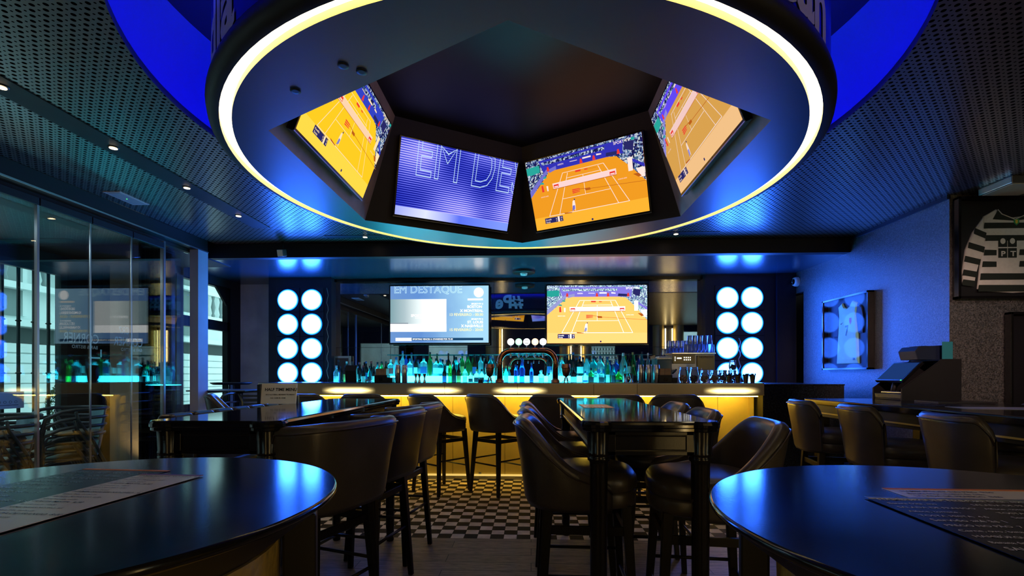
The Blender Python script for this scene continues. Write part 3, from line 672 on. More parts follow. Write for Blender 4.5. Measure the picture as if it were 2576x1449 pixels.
for k, (kind, _, lab, sh) in hexk.items():
    c, e, t, nn = FACE[k]
    c = c + Vector((HC[0], HC[1], 2.42)); rt_ = t.cross(nn).normalized()
    # screen right as seen by a viewer inside the well
    off = (e * sh if k == 1 else (-e * sh if k == 4 else Vector((0, 0, 0))))
    tv('television', lab, c + t * ((.085 if k not in (2, 3) else .19) + TVH / 2) + nn * .07 + off, rt_, t, nn, TVW, TVH, kind, 'televisions inside the drum well')
up = Vector((0, 0, 1))
xa, xb = wpx(982, 7.1), wpx(1229, 7.1)
tv('television', 'left television over the bar with the EM DESTAQUE schedule', Vector(((xa + xb) / 2, 7.1, 2.085)), Vector((1, 0, 0)), up, Vector((0, -1, 0)), xb - xa, .83, 'schedule', 'televisions on the bar mirror', .06, .02)
xa, xb = wpx(1376, 7.1), wpx(1628, 7.1)
tv('television', 'right television over the bar with the bright tennis match', Vector(((xa + xb) / 2, 7.1, 2.075)), Vector((1, 0, 0)), up, Vector((0, -1, 0)), xb - xa, .835, 'tennisB', 'televisions on the bar mirror', .06, .02)

# ================================================================ STOOLS
def sm(a, b, x): x = max(0, min(1, (x - a) / (b - a))); return x * x * (3 - 2 * x)
def sq(a, b, n, ph): # superellipse, ph measured from the rear (-Y)
    s_, c = math.sin(ph), math.cos(ph)
    return a * math.copysign(abs(s_) ** (2 / n), s_), -b * math.copysign(abs(c) ** (2 / n), c)
def make_stool(label, cat, kind, leather, group):
    """origin on the floor under the seat; the sitter faces +Y"""
    t = E('bar_stool', label, cat, (0, 0, 0), 0, group)
    # seat base and cushion
    N = 40
    def ringpts(k, z, dy=0): return [(*[p * 1 for p in sq(.225 * k, .225 * k, 3.0, 2 * PI * i / N)], z) for i in range(N)]
    def loft(rows, name, m, capb=True):
        b = MB(); vs = [p for r_ in rows for p in r_]; fs = []
        for k in range(len(rows) - 1):
            for i in range(N): j = (i + 1) % N; fs.append((k * N + j, k * N + i, (k + 1) * N + i, (k + 1) * N + j))
        fs.append(tuple((len(rows) - 1) * N + i for i in range(N - 1, -1, -1))); fs.append(tuple(range(N)))
        b.add(vs, fs, 0, True); return b.build(name, m, t)
    loft([ringpts(.93, .635), ringpts(.99, .642), ringpts(1.0, .66), ringpts(1.0, .692), ringpts(.975, .704)], 'seat_base', leather)
    loft([ringpts(.97, .702), ringpts(1.01, .712), ringpts(1.025, .735), ringpts(1.01, .758), ringpts(.95, .776), ringpts(.75, .790), ringpts(.4, .796), ringpts(.05, .797)], 'seat_cushion', leather)
    # wrap-around back shell
    if kind == 'tub': PHI, nn_, hf = R(104), 2.7, lambda s_: .775 + (1.012 - .775) * (1 - sm(.22, .98, s_))
    elif kind == 'slim': PHI, nn_, hf = R(60), 3.2, lambda s_: 1.012 - .075 * sm(.66, 1.05, s_) ** 1.5
    else: PHI, nn_, hf = R(84), 3.6, lambda s_: 1.012 - .012 * sm(.3, 1, s_) - .05 * sm(.965, 1, s_)
    K = 44; rows = []; pipe = []
    for k in range(K + 1):
        ph = -PHI + 2 * PHI * k / K; s_ = abs(ph) / PHI; top = hf(s_)
        if s_ > .94: top -= (.03 if kind == 'tub' else .03) * ((s_ - .94) / .06) ** 2
        prof = []
        def pt(off, z):
            fl = .050 * sm(.66, 1.02, z) * (math.cos(ph / 2) ** 2 if kind == 'tub' else 1)
            x, y = sq((.232 + off + fl) * (.80 if kind == 'slim' else 1), .232 + off + fl, nn_, ph); return (x, y, z)
        h = top - .66
        prof = [pt(-.004, .66), pt(.030, .632), pt(.042, .66), pt(.042, .66 + h * .45), pt(.040, top - .045), pt(.036, top - .018), pt(.024, top - .004), pt(.008, top), pt(-.008, top - .006), pt(-.018, top - .022), pt(-.020, top - .05), pt(-.018, .66 + h * .5), pt(-.004, .74 if h > .1 else .66)]
        rows.append(prof); x, y, z = pt(.043, top - .030); pipe.append((x, y, z))
    m = len(rows[0]); b = MB(); vs = [p for r_ in rows for p in r_]; fs = []
    for k in range(K):
        for i in range(m - 1): fs.append((k * m + i, (k + 1) * m + i, (k + 1) * m + i + 1, k * m + i + 1))
    fs.append(tuple(range(m - 1, -1, -1))); fs.append(tuple(K * m + i for i in range(m)))
    b.add(vs, fs, 0, True); b.build('backrest', leather, t)
    b = MB(); b.tube(pipe, .0042, 6); b.build('piping', 'piping', t)
    # legs and rails
    tp, bt = .165, .205
    def lp(sx, sy, z): f = 1 - z / .64; return (sx * (tp + (bt - tp) * f), sy * (tp + (bt - tp) * f), z)
    for sx in (-1, 1):
        for sy in (-1, 1):
            MB().taper(lp(sx, sy, 0), lp(sx, sy, .645), .0135, .021).build('leg', 'legwood', t, bevel=.003)
    b = MB()
    for z, hz, hw, sides in ((.535, .018, .009, 'abcd'),):
        q = [lp(-1, -1, z), lp(1, -1, z), lp(1, 1, z), lp(-1, 1, z)]
        for i in range(4):
            p0, p1 = Vector(q[i]), Vector(q[(i + 1) % 4]); d = (p1 - p0); b.obox((p0 + p1) / 2, d / 2, Vector((-d.y, d.x, 0)).normalized() * hw, Vector((0, 0, hz)))
    b.build('upper_rail', 'legwood', t, bevel=.002)
    for i, z in ((0, .30), (2, .26), (1, .34), (3, .34)):
        q = [lp(-1, -1, z), lp(1, -1, z), lp(1, 1, z), lp(-1, 1, z)]; p0, p1 = q[i], q[(i + 1) % 4]
        MB().tube([p0, p1], .0085, 8).build('foot_rail', 'chairmetal' if i == 2 else 'legwood', t)
    return t
tub = make_stool('nearest dark brown leather stool left of the centre high table', 'bar stool', 'tub', 'leather', 'stools at the centre high table')
box = make_stool('nearest square-backed stool on the right of the left high table', 'bar stool', 'box', 'leather', 'stools at the left high table')
boxd = make_stool('middle square-backed stool at the left high table, darker than its neighbours', 'bar stool', 'box', 'leather2', 'stools at the left high table')
slim = make_stool('farthest upright-backed stool at the right counter table', 'bar stool', 'slim', 'leather', 'stools at the right counter table')
register()
def place(o, x, y, rz): o.location = (x, y, 0); o.rotation_euler = (0, 0, R(rz))
place(tub, .245, 2.27, -92)
G1 = 'stools at the centre high table'
dup(tub, (.245, 2.86, 0), R(-90), 'second brown stool left of the centre high table, behind the nearest one', G1)
dup(tub, (.245, 3.42, 0), R(-88), 'farthest brown stool left of the centre high table', G1)
dup(tub, (.735, 2.15, 0), R(84), 'nearest brown stool right of the centre high table, back shining blue', G1)
dup(tub, (.715, 2.80, 0), R(88), 'second brown stool right of the centre high table', G1)
dup(tub, (.745, 3.42, 0), R(90), 'farthest brown stool right of the centre high table', G1)
place(box, -.985, 2.17, 70)
place(boxd, -.965, 2.76, 78)
dup(box, (-.955, 3.28, 0), R(80), 'farthest square-backed stool at the left high table, its right legs in full view', 'stools at the left high table')
G2 = 'stools along the bar front'
for i, (x, rz) in enumerate(((-2.25, -8), (-1.66, -4), (-.93, -40), (-.335, -42), (.25, -10), (.86, 0), (1.46, -12))):
    dup(tub, (x, 5.05, 0), R(rz), 'brown leather stool facing the bar, ' + ['leftmost of the row, behind the left high table', 'second from the left of the row, mostly hidden', 'turned right, third from the left', 'turned right, fourth from the left', 'behind the left stools of the centre table', 'only its top showing over the centre table', 'rightmost of the row'][i], G2)
G3 = 'stools at the right counter table'
place(slim, 2.31, 3.78, -101)
for i, (y, rz) in enumerate(((3.15, -101), (2.46, -100))):
    dup(slim, (2.31, y, 0), R(rz), ['middle upright-backed stool at the right counter table', 'nearest upright-backed stool at the right counter table'][i], G3)
for i, (y, rz) in enumerate(((3.45, 90), (2.75, 90))):
    dup(tub, (3.28, y, 0), R(rz), ['far stool on the wall side of the right counter table', 'near stool on the wall side of the right counter table'][i], G3)
dup(tub, (-2.98, 4.92, 0), R(-60), 'lone dark stool behind the high banquette near the pale post', 'stools by the pale post')

# ================================================================ HIGH TABLES
def high_table(label, cx, y0, y1, w):
    L = y1 - y0; t = E('high_table', label, 'table', (cx, (y0 + y1) / 2, 0), 0, 'black lacquered high tables')
    lx, ly = w / 2 - .055, L / 2 - .055
    def outline(g):
        """rectangle with a round ear over every leg"""
        p = []; r = .062 + g; ex = w / 2 - .028 + g; ey = L / 2 - .028 + g
        for (sx, sy, a0) in ((1, 1, 0), (-1, 1, 90), (-1, -1, 180), (1, -1, 270)):
            q = []
            for i in range(13):
                a = R(a0 - 38 + 166 * i / 12); q.append((sx * lx + r * math.cos(a), sy * ly + r * math.sin(a)))
            p += q
        return p
    b = MB(); p0 = outline(0); pm = outline(.008)
    nP = len(p0); rows = [(outline(-.002), .985), (outline(.003), .988), (outline(.003), .998), (pm, 1.002), (pm, 1.012), (outline(.004), 1.021), (outline(-.002), 1.025)]
    vs = [(x, y, z) for q, z in rows for x, y in q]
    fs = [(k * nP + i, k * nP + (i + 1) % nP, (k + 1) * nP + (i + 1) % nP, (k + 1) * nP + i) for k in range(len(rows) - 1) for i in range(nP)]
    b.add(vs, fs); b.add([(x, y, rows[0][1]) for x, y in rows[0][0]], [tuple(range(nP - 1, -1, -1))]); b.add([(x, y, 1.025) for x, y in rows[-1][0]], [tuple(range(nP))])
    b.build('tabletop', 'hightop', t)
    for sx in (-1, 1):
        for sy in (-1, 1):
            b = MB(); prof = [(.024, 0), (.028, .01), (.026, .04), (.030, .10), (.035, .86), (.037, .868), (.043, .872), (.043, .884), (.038, .888), (.044, .892), (.044, .902), (.042, .906), (.046, .985)]
            b.lathe(prof, (sx * lx, sy * ly, 0), 32, flute=.985); b.build('leg', 'lacquer', t)
    # aprons with framed panels
    ax, ay = w / 2 - .045, L / 2 - .045
    for s_ in (-1, 1):
        b = MB(); y = s_ * ay; x0, x1 = -lx + .03, lx - .03; z0, z1 = .895, .985; th = .009
        b.box(x0, x1, y - th, y + th * .2 if s_ < 0 else y + th, z0, z1)
        yo = y - s_ * 0; d = .006 * s_
        for (a, c, e, f) in ((x0, x1, z1 - .014, z1), (x0, x1, z0, z0 + .014), (x0, x0 + .03, z0, z1), (x1 - .03, x1, z0, z1)): b.box(a, c, min(y + th * s_, y + th * s_ + d * 1.4), max(y + th * s_, y + th * s_ + d * 1.4), e, f)
        for zz, dz in ((z0 + .016, 1), (z1 - .016, -1)): b.obox(((x0 + x1) / 2, y + (th + .004) * s_, zz), ((x1 - x0) / 2 - .03, 0, 0), (0, .004 * s_, .0015 * dz), (0, -.0012 * s_ * dz, .003))
        b.build('apron', 'lacquer', t, bevel=.0012)
        b = MB(); x = s_ * ax
        b.box(x - th, x + th, -ly + .03, ly - .03, z0, z1)
        for (e, f) in ((z1 - .014, z1), (z0, z0 + .014)): b.box(min(x + th * s_, x + th * s_ + d * 1.4), max(x + th * s_, x + th * s_ + d * 1.4), -ly + .03, ly - .03, e, f)
        b.build('apron', 'lacquer', t, bevel=.002)
    return t
high_table('black lacquered high table in the centre with fluted legs', .4545, 1.845, 3.735, .497)
high_table('wide black lacquered high table on the left with framed apron', -1.217, 1.81, 3.56, .503)
# banquette on the far side of the left table
t = E('banquette', 'dark leather high banquette with stitched channels behind the left high table', 'bench', (-1.74, 0, 0), 0)
b = MB(); y0, y1 = 2.25, 3.42; nseg = 7
for k in range(nseg):
    a, c = y0 + (y1 - y0) * k / nseg, y0 + (y1 - y0) * (k + 1) / nseg
    b.box(-.045, .045, a + .001, c - .001, .62, 1.012)
b.build('backrest', 'leather2', t, bevel=.028, seg=4)
MB().box(.02, .26, y0 + .02, y1 - .02, .62, .78).build('seat', 'leather2', t, bevel=.03, seg=3)
MB().box(-.04, .24, y0 + .04, y1 - .04, .05, .62).build('plinth', 'black', t)

# ================================================================ ROUND TABLES in the foreground
def round_table(label, cx, cy, r, leg_angles, lw):
    t = E('round_table', label, 'table', (cx, cy, 0), 0, 'round tables in the foreground')
    MB().lathe([(r - .11, .935), (r - .010, 1.010)], n=160, mi=1, cap=False).lathe([(r - .010, 1.010), (r - .001, 1.016), (r, 1.0195), (r - .0015, 1.0235), (r - .004, 1.025)], n=160).build('tabletop', ['top', 'black'], t)
    MB().lathe([(.20, .0), (.23, .10), (.268, .50), (.278, .80), (.283, .95)], n=64).build('pedestal', 'goldleaf', t)
    for a in leg_angles:
        c, s_ = math.cos(R(a)), math.sin(R(a))
        MB().obox((.312 * c, .312 * s_, .4925), (lw * .7 * c, lw * .7 * s_, 0), (-lw * s_, lw * c, 0), (0, 0, .4925)).build('leg', 'legwood', t, bevel=.003)
    return t
round_table('round black table in the left foreground, with pale menus on it', -.656, .649, .367, [22, 112, 202, 292], .034)
round_table('round black table in the right foreground, with black menus on it', .611, .605, .372, [160, 70, 340, 250], .026)
def sheet(name, label, cat, corners, m, z=1.0262, th=.0006, group=None):
    vs = [(x, y, z) for x, y in corners] + [(x, y, z + th) for x, y in corners]; n = len(corners)
    b = MB().add(vs, [tuple(range(n - 1, -1, -1)), tuple(range(n, 2 * n))] + [(i, (i + 1) % n, n + (i + 1) % n, n + i) for i in range(n)])
    cx = sum(c[0] for c in corners) / n; cy = sum(c[1] for c in corners) / n
    b.xform(Matrix.Translation((-cx, -cy, -z))); o = b.build(name, m, loc=(cx, cy, z)); tag(o, label, cat, group); return o
def menu(name, label, c, ex, ey, w, h, m, ink, heads, z=1.0253, group=None, edge=None):
    """menu sheet: c centre, ex reading direction"""
    ex = Vector((*ex, 0)).normalized(); ey = Vector((*ey, 0)).normalized()
    t = E(name, label, 'menu', (c[0], c[1], z), math.atan2(ex.y, ex.x), group)
    MB().box(-w / 2, w / 2, -h / 2, h / 2, 0, .0008).build('sheet', m, t)
    b = MB(); rnd = random.Random(len(label))
    for (x, y, s_, tx) in heads:
        vs, fs = text_geo(tx, 1, 0, .01); b.add([(x * w / 2 + v[0] * s_, y * h / 2 + v[1] * s_, .0012) for v in vs], fs)
    b.build('print', ink, t)
    if edge:
        b = MB(); b.box(-w / 2, w / 2, h / 2 - .008, h / 2, .0008, .0013); b.build('print_border', edge, t)
    return t
rows = [(-.9, .86 - .13 * k, .0085, ['HAMB\u00daRGUER NO P\u00c3O  9,50', 'Batata frita, molho da casa', 'SALADA DE FRANGO  8,00', 'Alface, tomate, queijo', 'TOSTA MISTA  4,50', 'Servido at\u00e9 \u00e0s 18h00', 'PREGO NO P\u00c3O  7,50', 'Carne, ovo, batata'][k % 8]) for k in range(14)]
menu('paper_menu', 'white paper menu with small print lying on the left round table', (-.632, .625), (1, -.06), (.06, 1), .112, .40, 'paper', 'ink', [(-.9, .9 - .07 * k, .0062 if k % 4 else .009, rows[k % 14][3][:22]) for k in range(26)], z=1.0264, group='menus on the round tables', edge='purple')
menu('laminated_menu', 'dark laminated menu under the white one on the left round table', (-.752, .690), (1, -.07), (.07, 1), .17, .36, 'card', 'satin', [(-.9, .8 - .13 * k, .011, rows[k % 14][3]) for k in range(13)], group='menus on the round tables', edge='orange')
menu('black_menu', 'black menu with white columns of print on the right round table', (.572, .552), (1, -.05), (.05, 1), .215, .31, 'card', 'white', [(x, .88 - .125 * k, .0098 if k % 5 else .013, rows[(k + i) % 14][3][:16]) for i, x in enumerate((-.92, .05)) for k in range(14)], z=1.0264, group='menus on the round tables', edge='satin')
menu('paper_menu', 'white menu with orange edge under the black one on the right round table', (.665, .652), (1, -.03), (.03, 1), .26, .235, 'paper', 'ink', [(-.9, .8 - .12 * k, .010, rows[k % 14][3]) for k in range(9)], group='menus on the round tables', edge='orange')

# menus on the centre and left high tables
menu('paper_menu', 'white menu on the centre high table', (.36, 2.75), (0, 1), (-1, 0), .30, .16, 'card', 'white', [(-.9, .6 - .25 * k, .010, rows[k][3]) for k in range(5)], group='menus on the high tables', edge='orange')
t = E('menu_stand', 'wooden menu stand reading HALF TIME MENU on the left high table', 'sign', (wpx(700, 2.88), 2.88, 1.0255), R(4), None)
MB().add([(-.105, 0, 0), (.105, 0, 0), (.105, .018, .122), (-.105, .018, .122), (-.105, .004, 0), (.105, .004, 0), (.105, .022, .122), (-.105, .022, .122)], [(0, 1, 2, 3), (7, 6, 5, 4), (0, 4, 5, 1), (2, 6, 7, 3), (1, 5, 6, 2), (0, 3, 7, 4)]).build('card', 'paper', t)
MB().box(-.112, -.106, -.004, .05, 0, .118).box(-.125, -.114, .0, .055, 0, .116).build('side_board', 'navy', t)
MB().box(-.105, .105, .024, .05, 0, .05).build('base_block', 'black', t)
b = MB()
for tx, x, z, s_ in (('HALF TIME MENU', -.085, .078, .0245), ('DE 2\u00aa A 6\u00aa FEIRA / MONDAY TO FRIDAY', -.078, .052, .0098), ('DAS 12H00 \u00c0S 15H00', -.05, .032, .0098)):
    vs, fs = text_geo(tx, 1, 0, .03); b.add([(x + v[0] * s_, -.0012 + (z + v[1] * s_) * .1475, z + v[1] * s_) for v in vs], fs)
b.build('lettering', 'ink', t)

# ================================================================ RIGHT COUNTER TABLE
t = E('counter_table', 'long black high counter table on the right', 'table', (2.815, 2.85, 0))
MB().box(-.485, .485, -1.45, 1.42, .955, 1.0).build('tabletop', 'top', t, bevel=.008, seg=3)
MB().box(-.45, .45, -1.40, 1.37, .86, .955).build('apron', 'black', t, bevel=.003)
for x in (-.40, .40):
    for y in (-1.34, 1.31): MB().box(x - .04, x + .04, y - .04, y + .04, 0, .86).build('leg', 'lacquer', t, bevel=.004)
MB().box(-.46, -.452, -1.36, 1.33, .885, .895).build('brass_line', 'gold', t)
menu('black_menu', 'black menus fanned on the right counter table', (2.75, 3.35), (1, .1), (0, 1), .42, .28, 'card', 'satin', [(-.9, .6 - .3 * k, .016, rows[k][3]) for k in range(5)], z=1.0005)
sheet('table_mat', 'white paper mat beside the till on the right counter table', 'paper', [(2.55, 2.95), (3.1, 2.85), (3.15, 3.1), (2.6, 3.18)], 'paper', 1.0005, group='papers on the counter')
sheet('leather_folder', 'dark bill folder on the right counter table', 'folder', [(2.82, 3.5), (3.2, 3.48), (3.2, 3.72), (2.84, 3.74)], 'leather2', 1.0012, .012)
# till in its black housing
t = E('till_station', 'black sloped till housing on the right counter table', 'till housing', (3.115, 4.075, 1.0))
b = MB(); P = [(-.235, 0), (.205, 0), (.205, .32), (.07, .32), (-.235, .09)]   # side outline in x,z
b.add([(x, -.165, z) for x, z in P] + [(x, -.152, z) for x, z in P], [(4, 3, 2, 1, 0)[::-1], (5, 6, 7, 8, 9)[::-1]] + [(i, (i + 1) % 5, 5 + (i + 1) % 5, 5 + i) for i in range(5)])
b.add([(x, .152, z) for x, z in P] + [(x, .165, z) for x, z in P], [(0, 1, 2, 3, 4), (9, 8, 7, 6, 5)] + [(i, (i + 1) % 5, 5 + (i + 1) % 5, 5 + i) for i in range(5)])
b.box(-.23, .205, -.152, .152, 0, .012).box(.195, .205, -.152, .152, 0, .32).box(.06, .205, -.152, .152, .31, .32)
b.build('housing', 'black', t, bevel=.003)
MB().box(-.232, .18, -.15, .15, .012, .05).build('cash_drawer', 'navy', t, bevel=.003)
t2 = E('till_screen', 'tilted touch screen till glowing dim blue', 'touch screen', (2.915, 4.075, 1.165)); t2.rotation_euler = (0, R(46), 0)
MB().box(-.012, .012, -.15, .15, -.03, .19).build('casing', 'blackgloss', t2, bevel=.004)
MB().box(-.0135, -.0125, -.135, .135, -.012, .175).build('screen', em('till_blue', (.010, .035, .15)), t2)
MB().box(-.0142, -.013, -.140, -.130, -.026, -.020).build('power_light', 'greenled', t2)
MB().tube([(.012, 0, .05), (.10, 0, -.09)], .02, 10).build('stand_arm', 'black', t2)
t3 = E('keyboard', 'small flat key pad under the till screen', 'keypad', (2.955, 4.075, 1.052)); MB().box(-.055, .06, -.13, .10, 0, .014).build('body', 'satin', t3, bevel=.005)
b = MB(); [b.box(-.045 + i * .02, -.03 + i * .02, -.115 + j * .025, -.095 + j * .025, .014, .018) for i in range(5) for j in range(8)]; b.build('keys', 'black', t3)
t3 = E('receipt_printer', 'grey receipt printer on top of the till housing', 'printer', (3.17, 4.10, 1.32))
MB().add([(-.10, -.09, 0), (.10, -.09, 0), (.10, .09, 0), (-.10, .09, 0), (-.12, -.09, .07), (-.09, -.09, .105), (.10, -.09, .115), (-.12, .09, .07), (-.09, .09, .105), (.10, .09, .115)], [(0, 3, 2, 1), (0, 1, 6, 5, 4), (3, 7, 8, 9, 2), (0, 4, 7, 3), (4, 5, 8, 7), (5, 6, 9, 8), (1, 2, 9, 6)]).build('body', 'navy', t3, bevel=.003)
MB().box(-.05, .06, -.06, .06, .108, .112).build('lid', 'black', t3)
t3 = E('table_card', 'small clear stand with a teal card on the till housing', 'sign', (3.262, 3.965, 1.32)); MB().box(-.04, .04, -.03, .03, 0, .004).build('base', 'glass', t3); MB().box(-.04, .04, -.002, .002, .004, .14).build('card', mat('teal_card', (.03, .22, .28), .2), t3)

# ================================================================ THE BAR
t = E('bar_counter', 'long bar with a backlit yellow front and pale fascia', 'bar counter', (0, 5.35, 0))
X0, X1 = -3.05, 2.50
b = MB().box(X0, X1, 0, .62, 1.10, 1.113); b.build('worktop', 'blackgloss', t, bevel=.003)
b = MB().box(X0, X1, 0, .012, .985, 1.10); 
fm = bpy.data.materials.new('backlit_fascia'); fm.use_nodes = True; n_, l_ = nt(fm); pb = n_['Principled BSDF']
pb.inputs['Base Color'].default_value = (.42, .35, .22, 1); pb.inputs['Roughness'].default_value = .3; pb.inputs['Metallic'].default_value = .4
b.build('fascia', fm, t)
# lamps behind the lower edge of the fascia glow through it
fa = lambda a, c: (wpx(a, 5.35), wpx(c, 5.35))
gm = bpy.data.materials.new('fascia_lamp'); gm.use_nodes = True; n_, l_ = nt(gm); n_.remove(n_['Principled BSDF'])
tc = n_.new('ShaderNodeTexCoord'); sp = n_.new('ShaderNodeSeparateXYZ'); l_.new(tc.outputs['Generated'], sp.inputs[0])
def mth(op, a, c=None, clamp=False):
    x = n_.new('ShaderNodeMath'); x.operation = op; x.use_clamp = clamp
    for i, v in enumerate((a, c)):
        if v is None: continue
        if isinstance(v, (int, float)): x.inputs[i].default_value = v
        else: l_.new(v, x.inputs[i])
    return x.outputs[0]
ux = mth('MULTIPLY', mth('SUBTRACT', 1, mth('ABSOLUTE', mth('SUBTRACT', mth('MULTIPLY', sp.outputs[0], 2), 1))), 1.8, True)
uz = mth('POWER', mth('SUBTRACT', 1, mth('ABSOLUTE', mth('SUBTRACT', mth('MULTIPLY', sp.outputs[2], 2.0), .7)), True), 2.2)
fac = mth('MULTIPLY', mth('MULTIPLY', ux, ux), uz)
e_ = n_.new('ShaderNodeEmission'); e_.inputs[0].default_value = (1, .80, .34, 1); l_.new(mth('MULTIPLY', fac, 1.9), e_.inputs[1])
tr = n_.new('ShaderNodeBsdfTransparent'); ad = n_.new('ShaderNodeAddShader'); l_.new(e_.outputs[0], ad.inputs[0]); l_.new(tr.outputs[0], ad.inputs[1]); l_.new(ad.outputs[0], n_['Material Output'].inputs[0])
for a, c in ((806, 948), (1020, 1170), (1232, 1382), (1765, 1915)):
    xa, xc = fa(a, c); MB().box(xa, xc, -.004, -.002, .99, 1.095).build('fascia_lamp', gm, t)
b = MB().box(X0, X1, -.002, .03, .978, .986); b.build('fascia_trim', 'gold', t)
for x in (-.95, -.15, .68, 1.15): MB().box(x - .002, x + .002, -.003, .0, .986, 1.10).build('fascia_joint', 'black', t)
MB().box(X0, X1, -.003, .004, 1.098, 1.108).build('top_edge', 'satin', t)
MB().box(X0 + .03, X1 - .05, .035, .05, .962, .972).build('led_strip', 'yellowled', t)
MB().box(X0 + .03, X1 - .04, .03, .60, .972, .984).build('underside', 'gold', t)
MB().box(X0 + .05, X1 - .06, .245, .28, .06, .972).build('front_panel', 'gold', t)
b = MB()
for k in range(9): b.box(-2.7 + k * .60 - .0015, -2.7 + k * .60 + .0015, .2435, .2455, .06, .97)
b.build('panel_joint', 'black', t)
MB().box(X0 + .05, X1 - .06, .215, .262, .045, .062).build('lower_led_channel', em('dim_yellow_led', (1, .66, .16), .8), t)
MB().box(X0 + .05, X1 - .06, .235, .30, 0, .05).build('kick_plate', 'satin', t)
MB().box(X1 - .06, X1 - .01, .22, .60, 0, 1.10).build('end_panel', 'gold', t)
MB().box(X0, X1, .56, .62, 0, 1.10).build('rear_panel', 'black', t)
b = MB(); [b.box(x, x + .03, .236, .2445, .045, .085) for x in (-1.30, -.6, .1, .8)]; b.build('glass_clip', 'satin', t)
MB().box(1.47 + .35, 1.47 + .40, .236, .245, .70, .80).build('socket_plate', 'gold', t)
t = E('granite_end_unit', 'black granite end unit to the right of the bar', 'bar unit', (2.95, 5.7, 0))
MB().box(-.44, .42, -.30, .85, 0, 1.085).build('body', 'granite', t, bevel=.004)
MB().box(-.445, .425, -.305, .855, 1.085, 1.10).build('top_slab', 'granite', t, bevel=.003)

# back counter with its lit steps
BT = 1.02
t = E('back_counter', 'dark back counter under the mirror with a cyan lit bottle step', 'back counter', (0, 6.97, 0))
MB().box(-2.92, 2.47, -.30, .26, 0, BT).build('cabinet', 'black', t)
MB().box(-2.92, 2.47, -.32, .26, BT, BT + .03).build('worktop', 'blackgloss', t, bevel=.003)
xs0, xs1 = wpx(1045, 6.95), wpx(1480, 6.95)
for a, c in ((wpx(940, 6.95), xs0 - .02), (xs0, wpx(1243, 6.95)), (wpx(1250, 6.95), wpx(1395, 6.95)), (wpx(1402, 6.95), xs1)):
    MB().box(a, c, -.02, .10, BT + .03, BT + .165).build('light_step', 'backbar', t)
MB().box(wpx(935, 6.8), wpx(1560, 6.8), -.30, -.03, BT + .03, BT + .045).build('light_ledge', 'backbar', t)
MB().box(wpx(830, 6.8), wpx(905, 6.8), -.28, -.05, BT + .03, BT + .04).build('light_ledge', 'backbar', t)
S0, S1 = BT + .045, BT + .165
# glass shelf on the mirror
t = E('glass_shelf', 'thin glass shelf fixed to the mirror above the bottles', 'shelf', (0, 7.14, 1.488))
MB().box(wpx(978, 7.15), wpx(1637, 7.15), -.07, .095, 0, .010).build('shelf_glass', mat('green_glass_edge', (.10, .35, .36), .08, trans=.5), t)
MB().box(wpx(1238, 7.15), wpx(1238, 7.15) + .012, -.02, .095, -.04, 0).build('bracket', 'satin', t)
# ---------------------------------------------------------------- bottles
def gm_(name, col, rough=.06): 
    return mat(name, col, rough, trans=.85, ior=1.35, spec=.6)
G = dict(clear=gm_('bottle_clear', (.62, .95, 1.0)), blue=gm_('bottle_blue', (.03, .14, .75)), green=gm_('bottle_green', (.04, .42, .10)), brown=mat('bottle_brown', (.035, .012, .004), .12, spec=.7),
         dark=mat('bottle_dark', (.006, .010, .012), .12, spec=.7), teal=gm_('bottle_teal', (.06, .50, .55)), lime=gm_('liquid_green', (.12, .75, .08)))
LB = dict(white=mat('label_white', (.55, .62, .62), .6), black=mat('label_black', (.02, .02, .03), .5), blue=mat('label_blue', (.03, .08, .25), .5), red=mat('label_red', (.35, .03, .03), .5), gold=mat('label_gold', (.45, .33, .10), .4))
SH = {
 'round':   [(.034, 0), (.037, .006), (.037, .19), (.034, .205), (.014, .245), (.0125, .30)],
 'tall':    [(.030, 0), (.033, .006), (.033, .21), (.028, .235), (.013, .27), (.012, .34)],
 'squat':   [(.044, 0), (.050, .01), (.052, .10), (.045, .145), (.016, .175), (.014, .215)],
 'flask':   [(.042, 0), (.046, .01), (.046, .15), (.040, .175), (.015, .19), (.014, .23)],
 'cone':    [(.030, 0), (.034, .01), (.041, .17), (.036, .205), (.015, .235), (.014, .275)],
 'wine':    [(.034, 0), (.037, .008), (.037, .185), (.030, .225), (.0145, .255), (.0135, .315)],
 'bell':    [(.046, 0), (.048, .01), (.046, .06), (.040, .14), (.020, .20), (.014, .25)],
 'slim':    [(.024, 0), (.026, .006), (.026, .22), (.022, .245), (.011, .26), (.010, .30)]}
SN = dict(round='round-shouldered', tall='tall', squat='squat round', flask='flat-shouldered', cone='flared', wine='wine-style', bell='bell-shaped', slim='slim')
CN = dict(clear='clear', blue='blue', green='green', brown='brown', dark='black', teal='teal', lime='bright green')
proto = {}
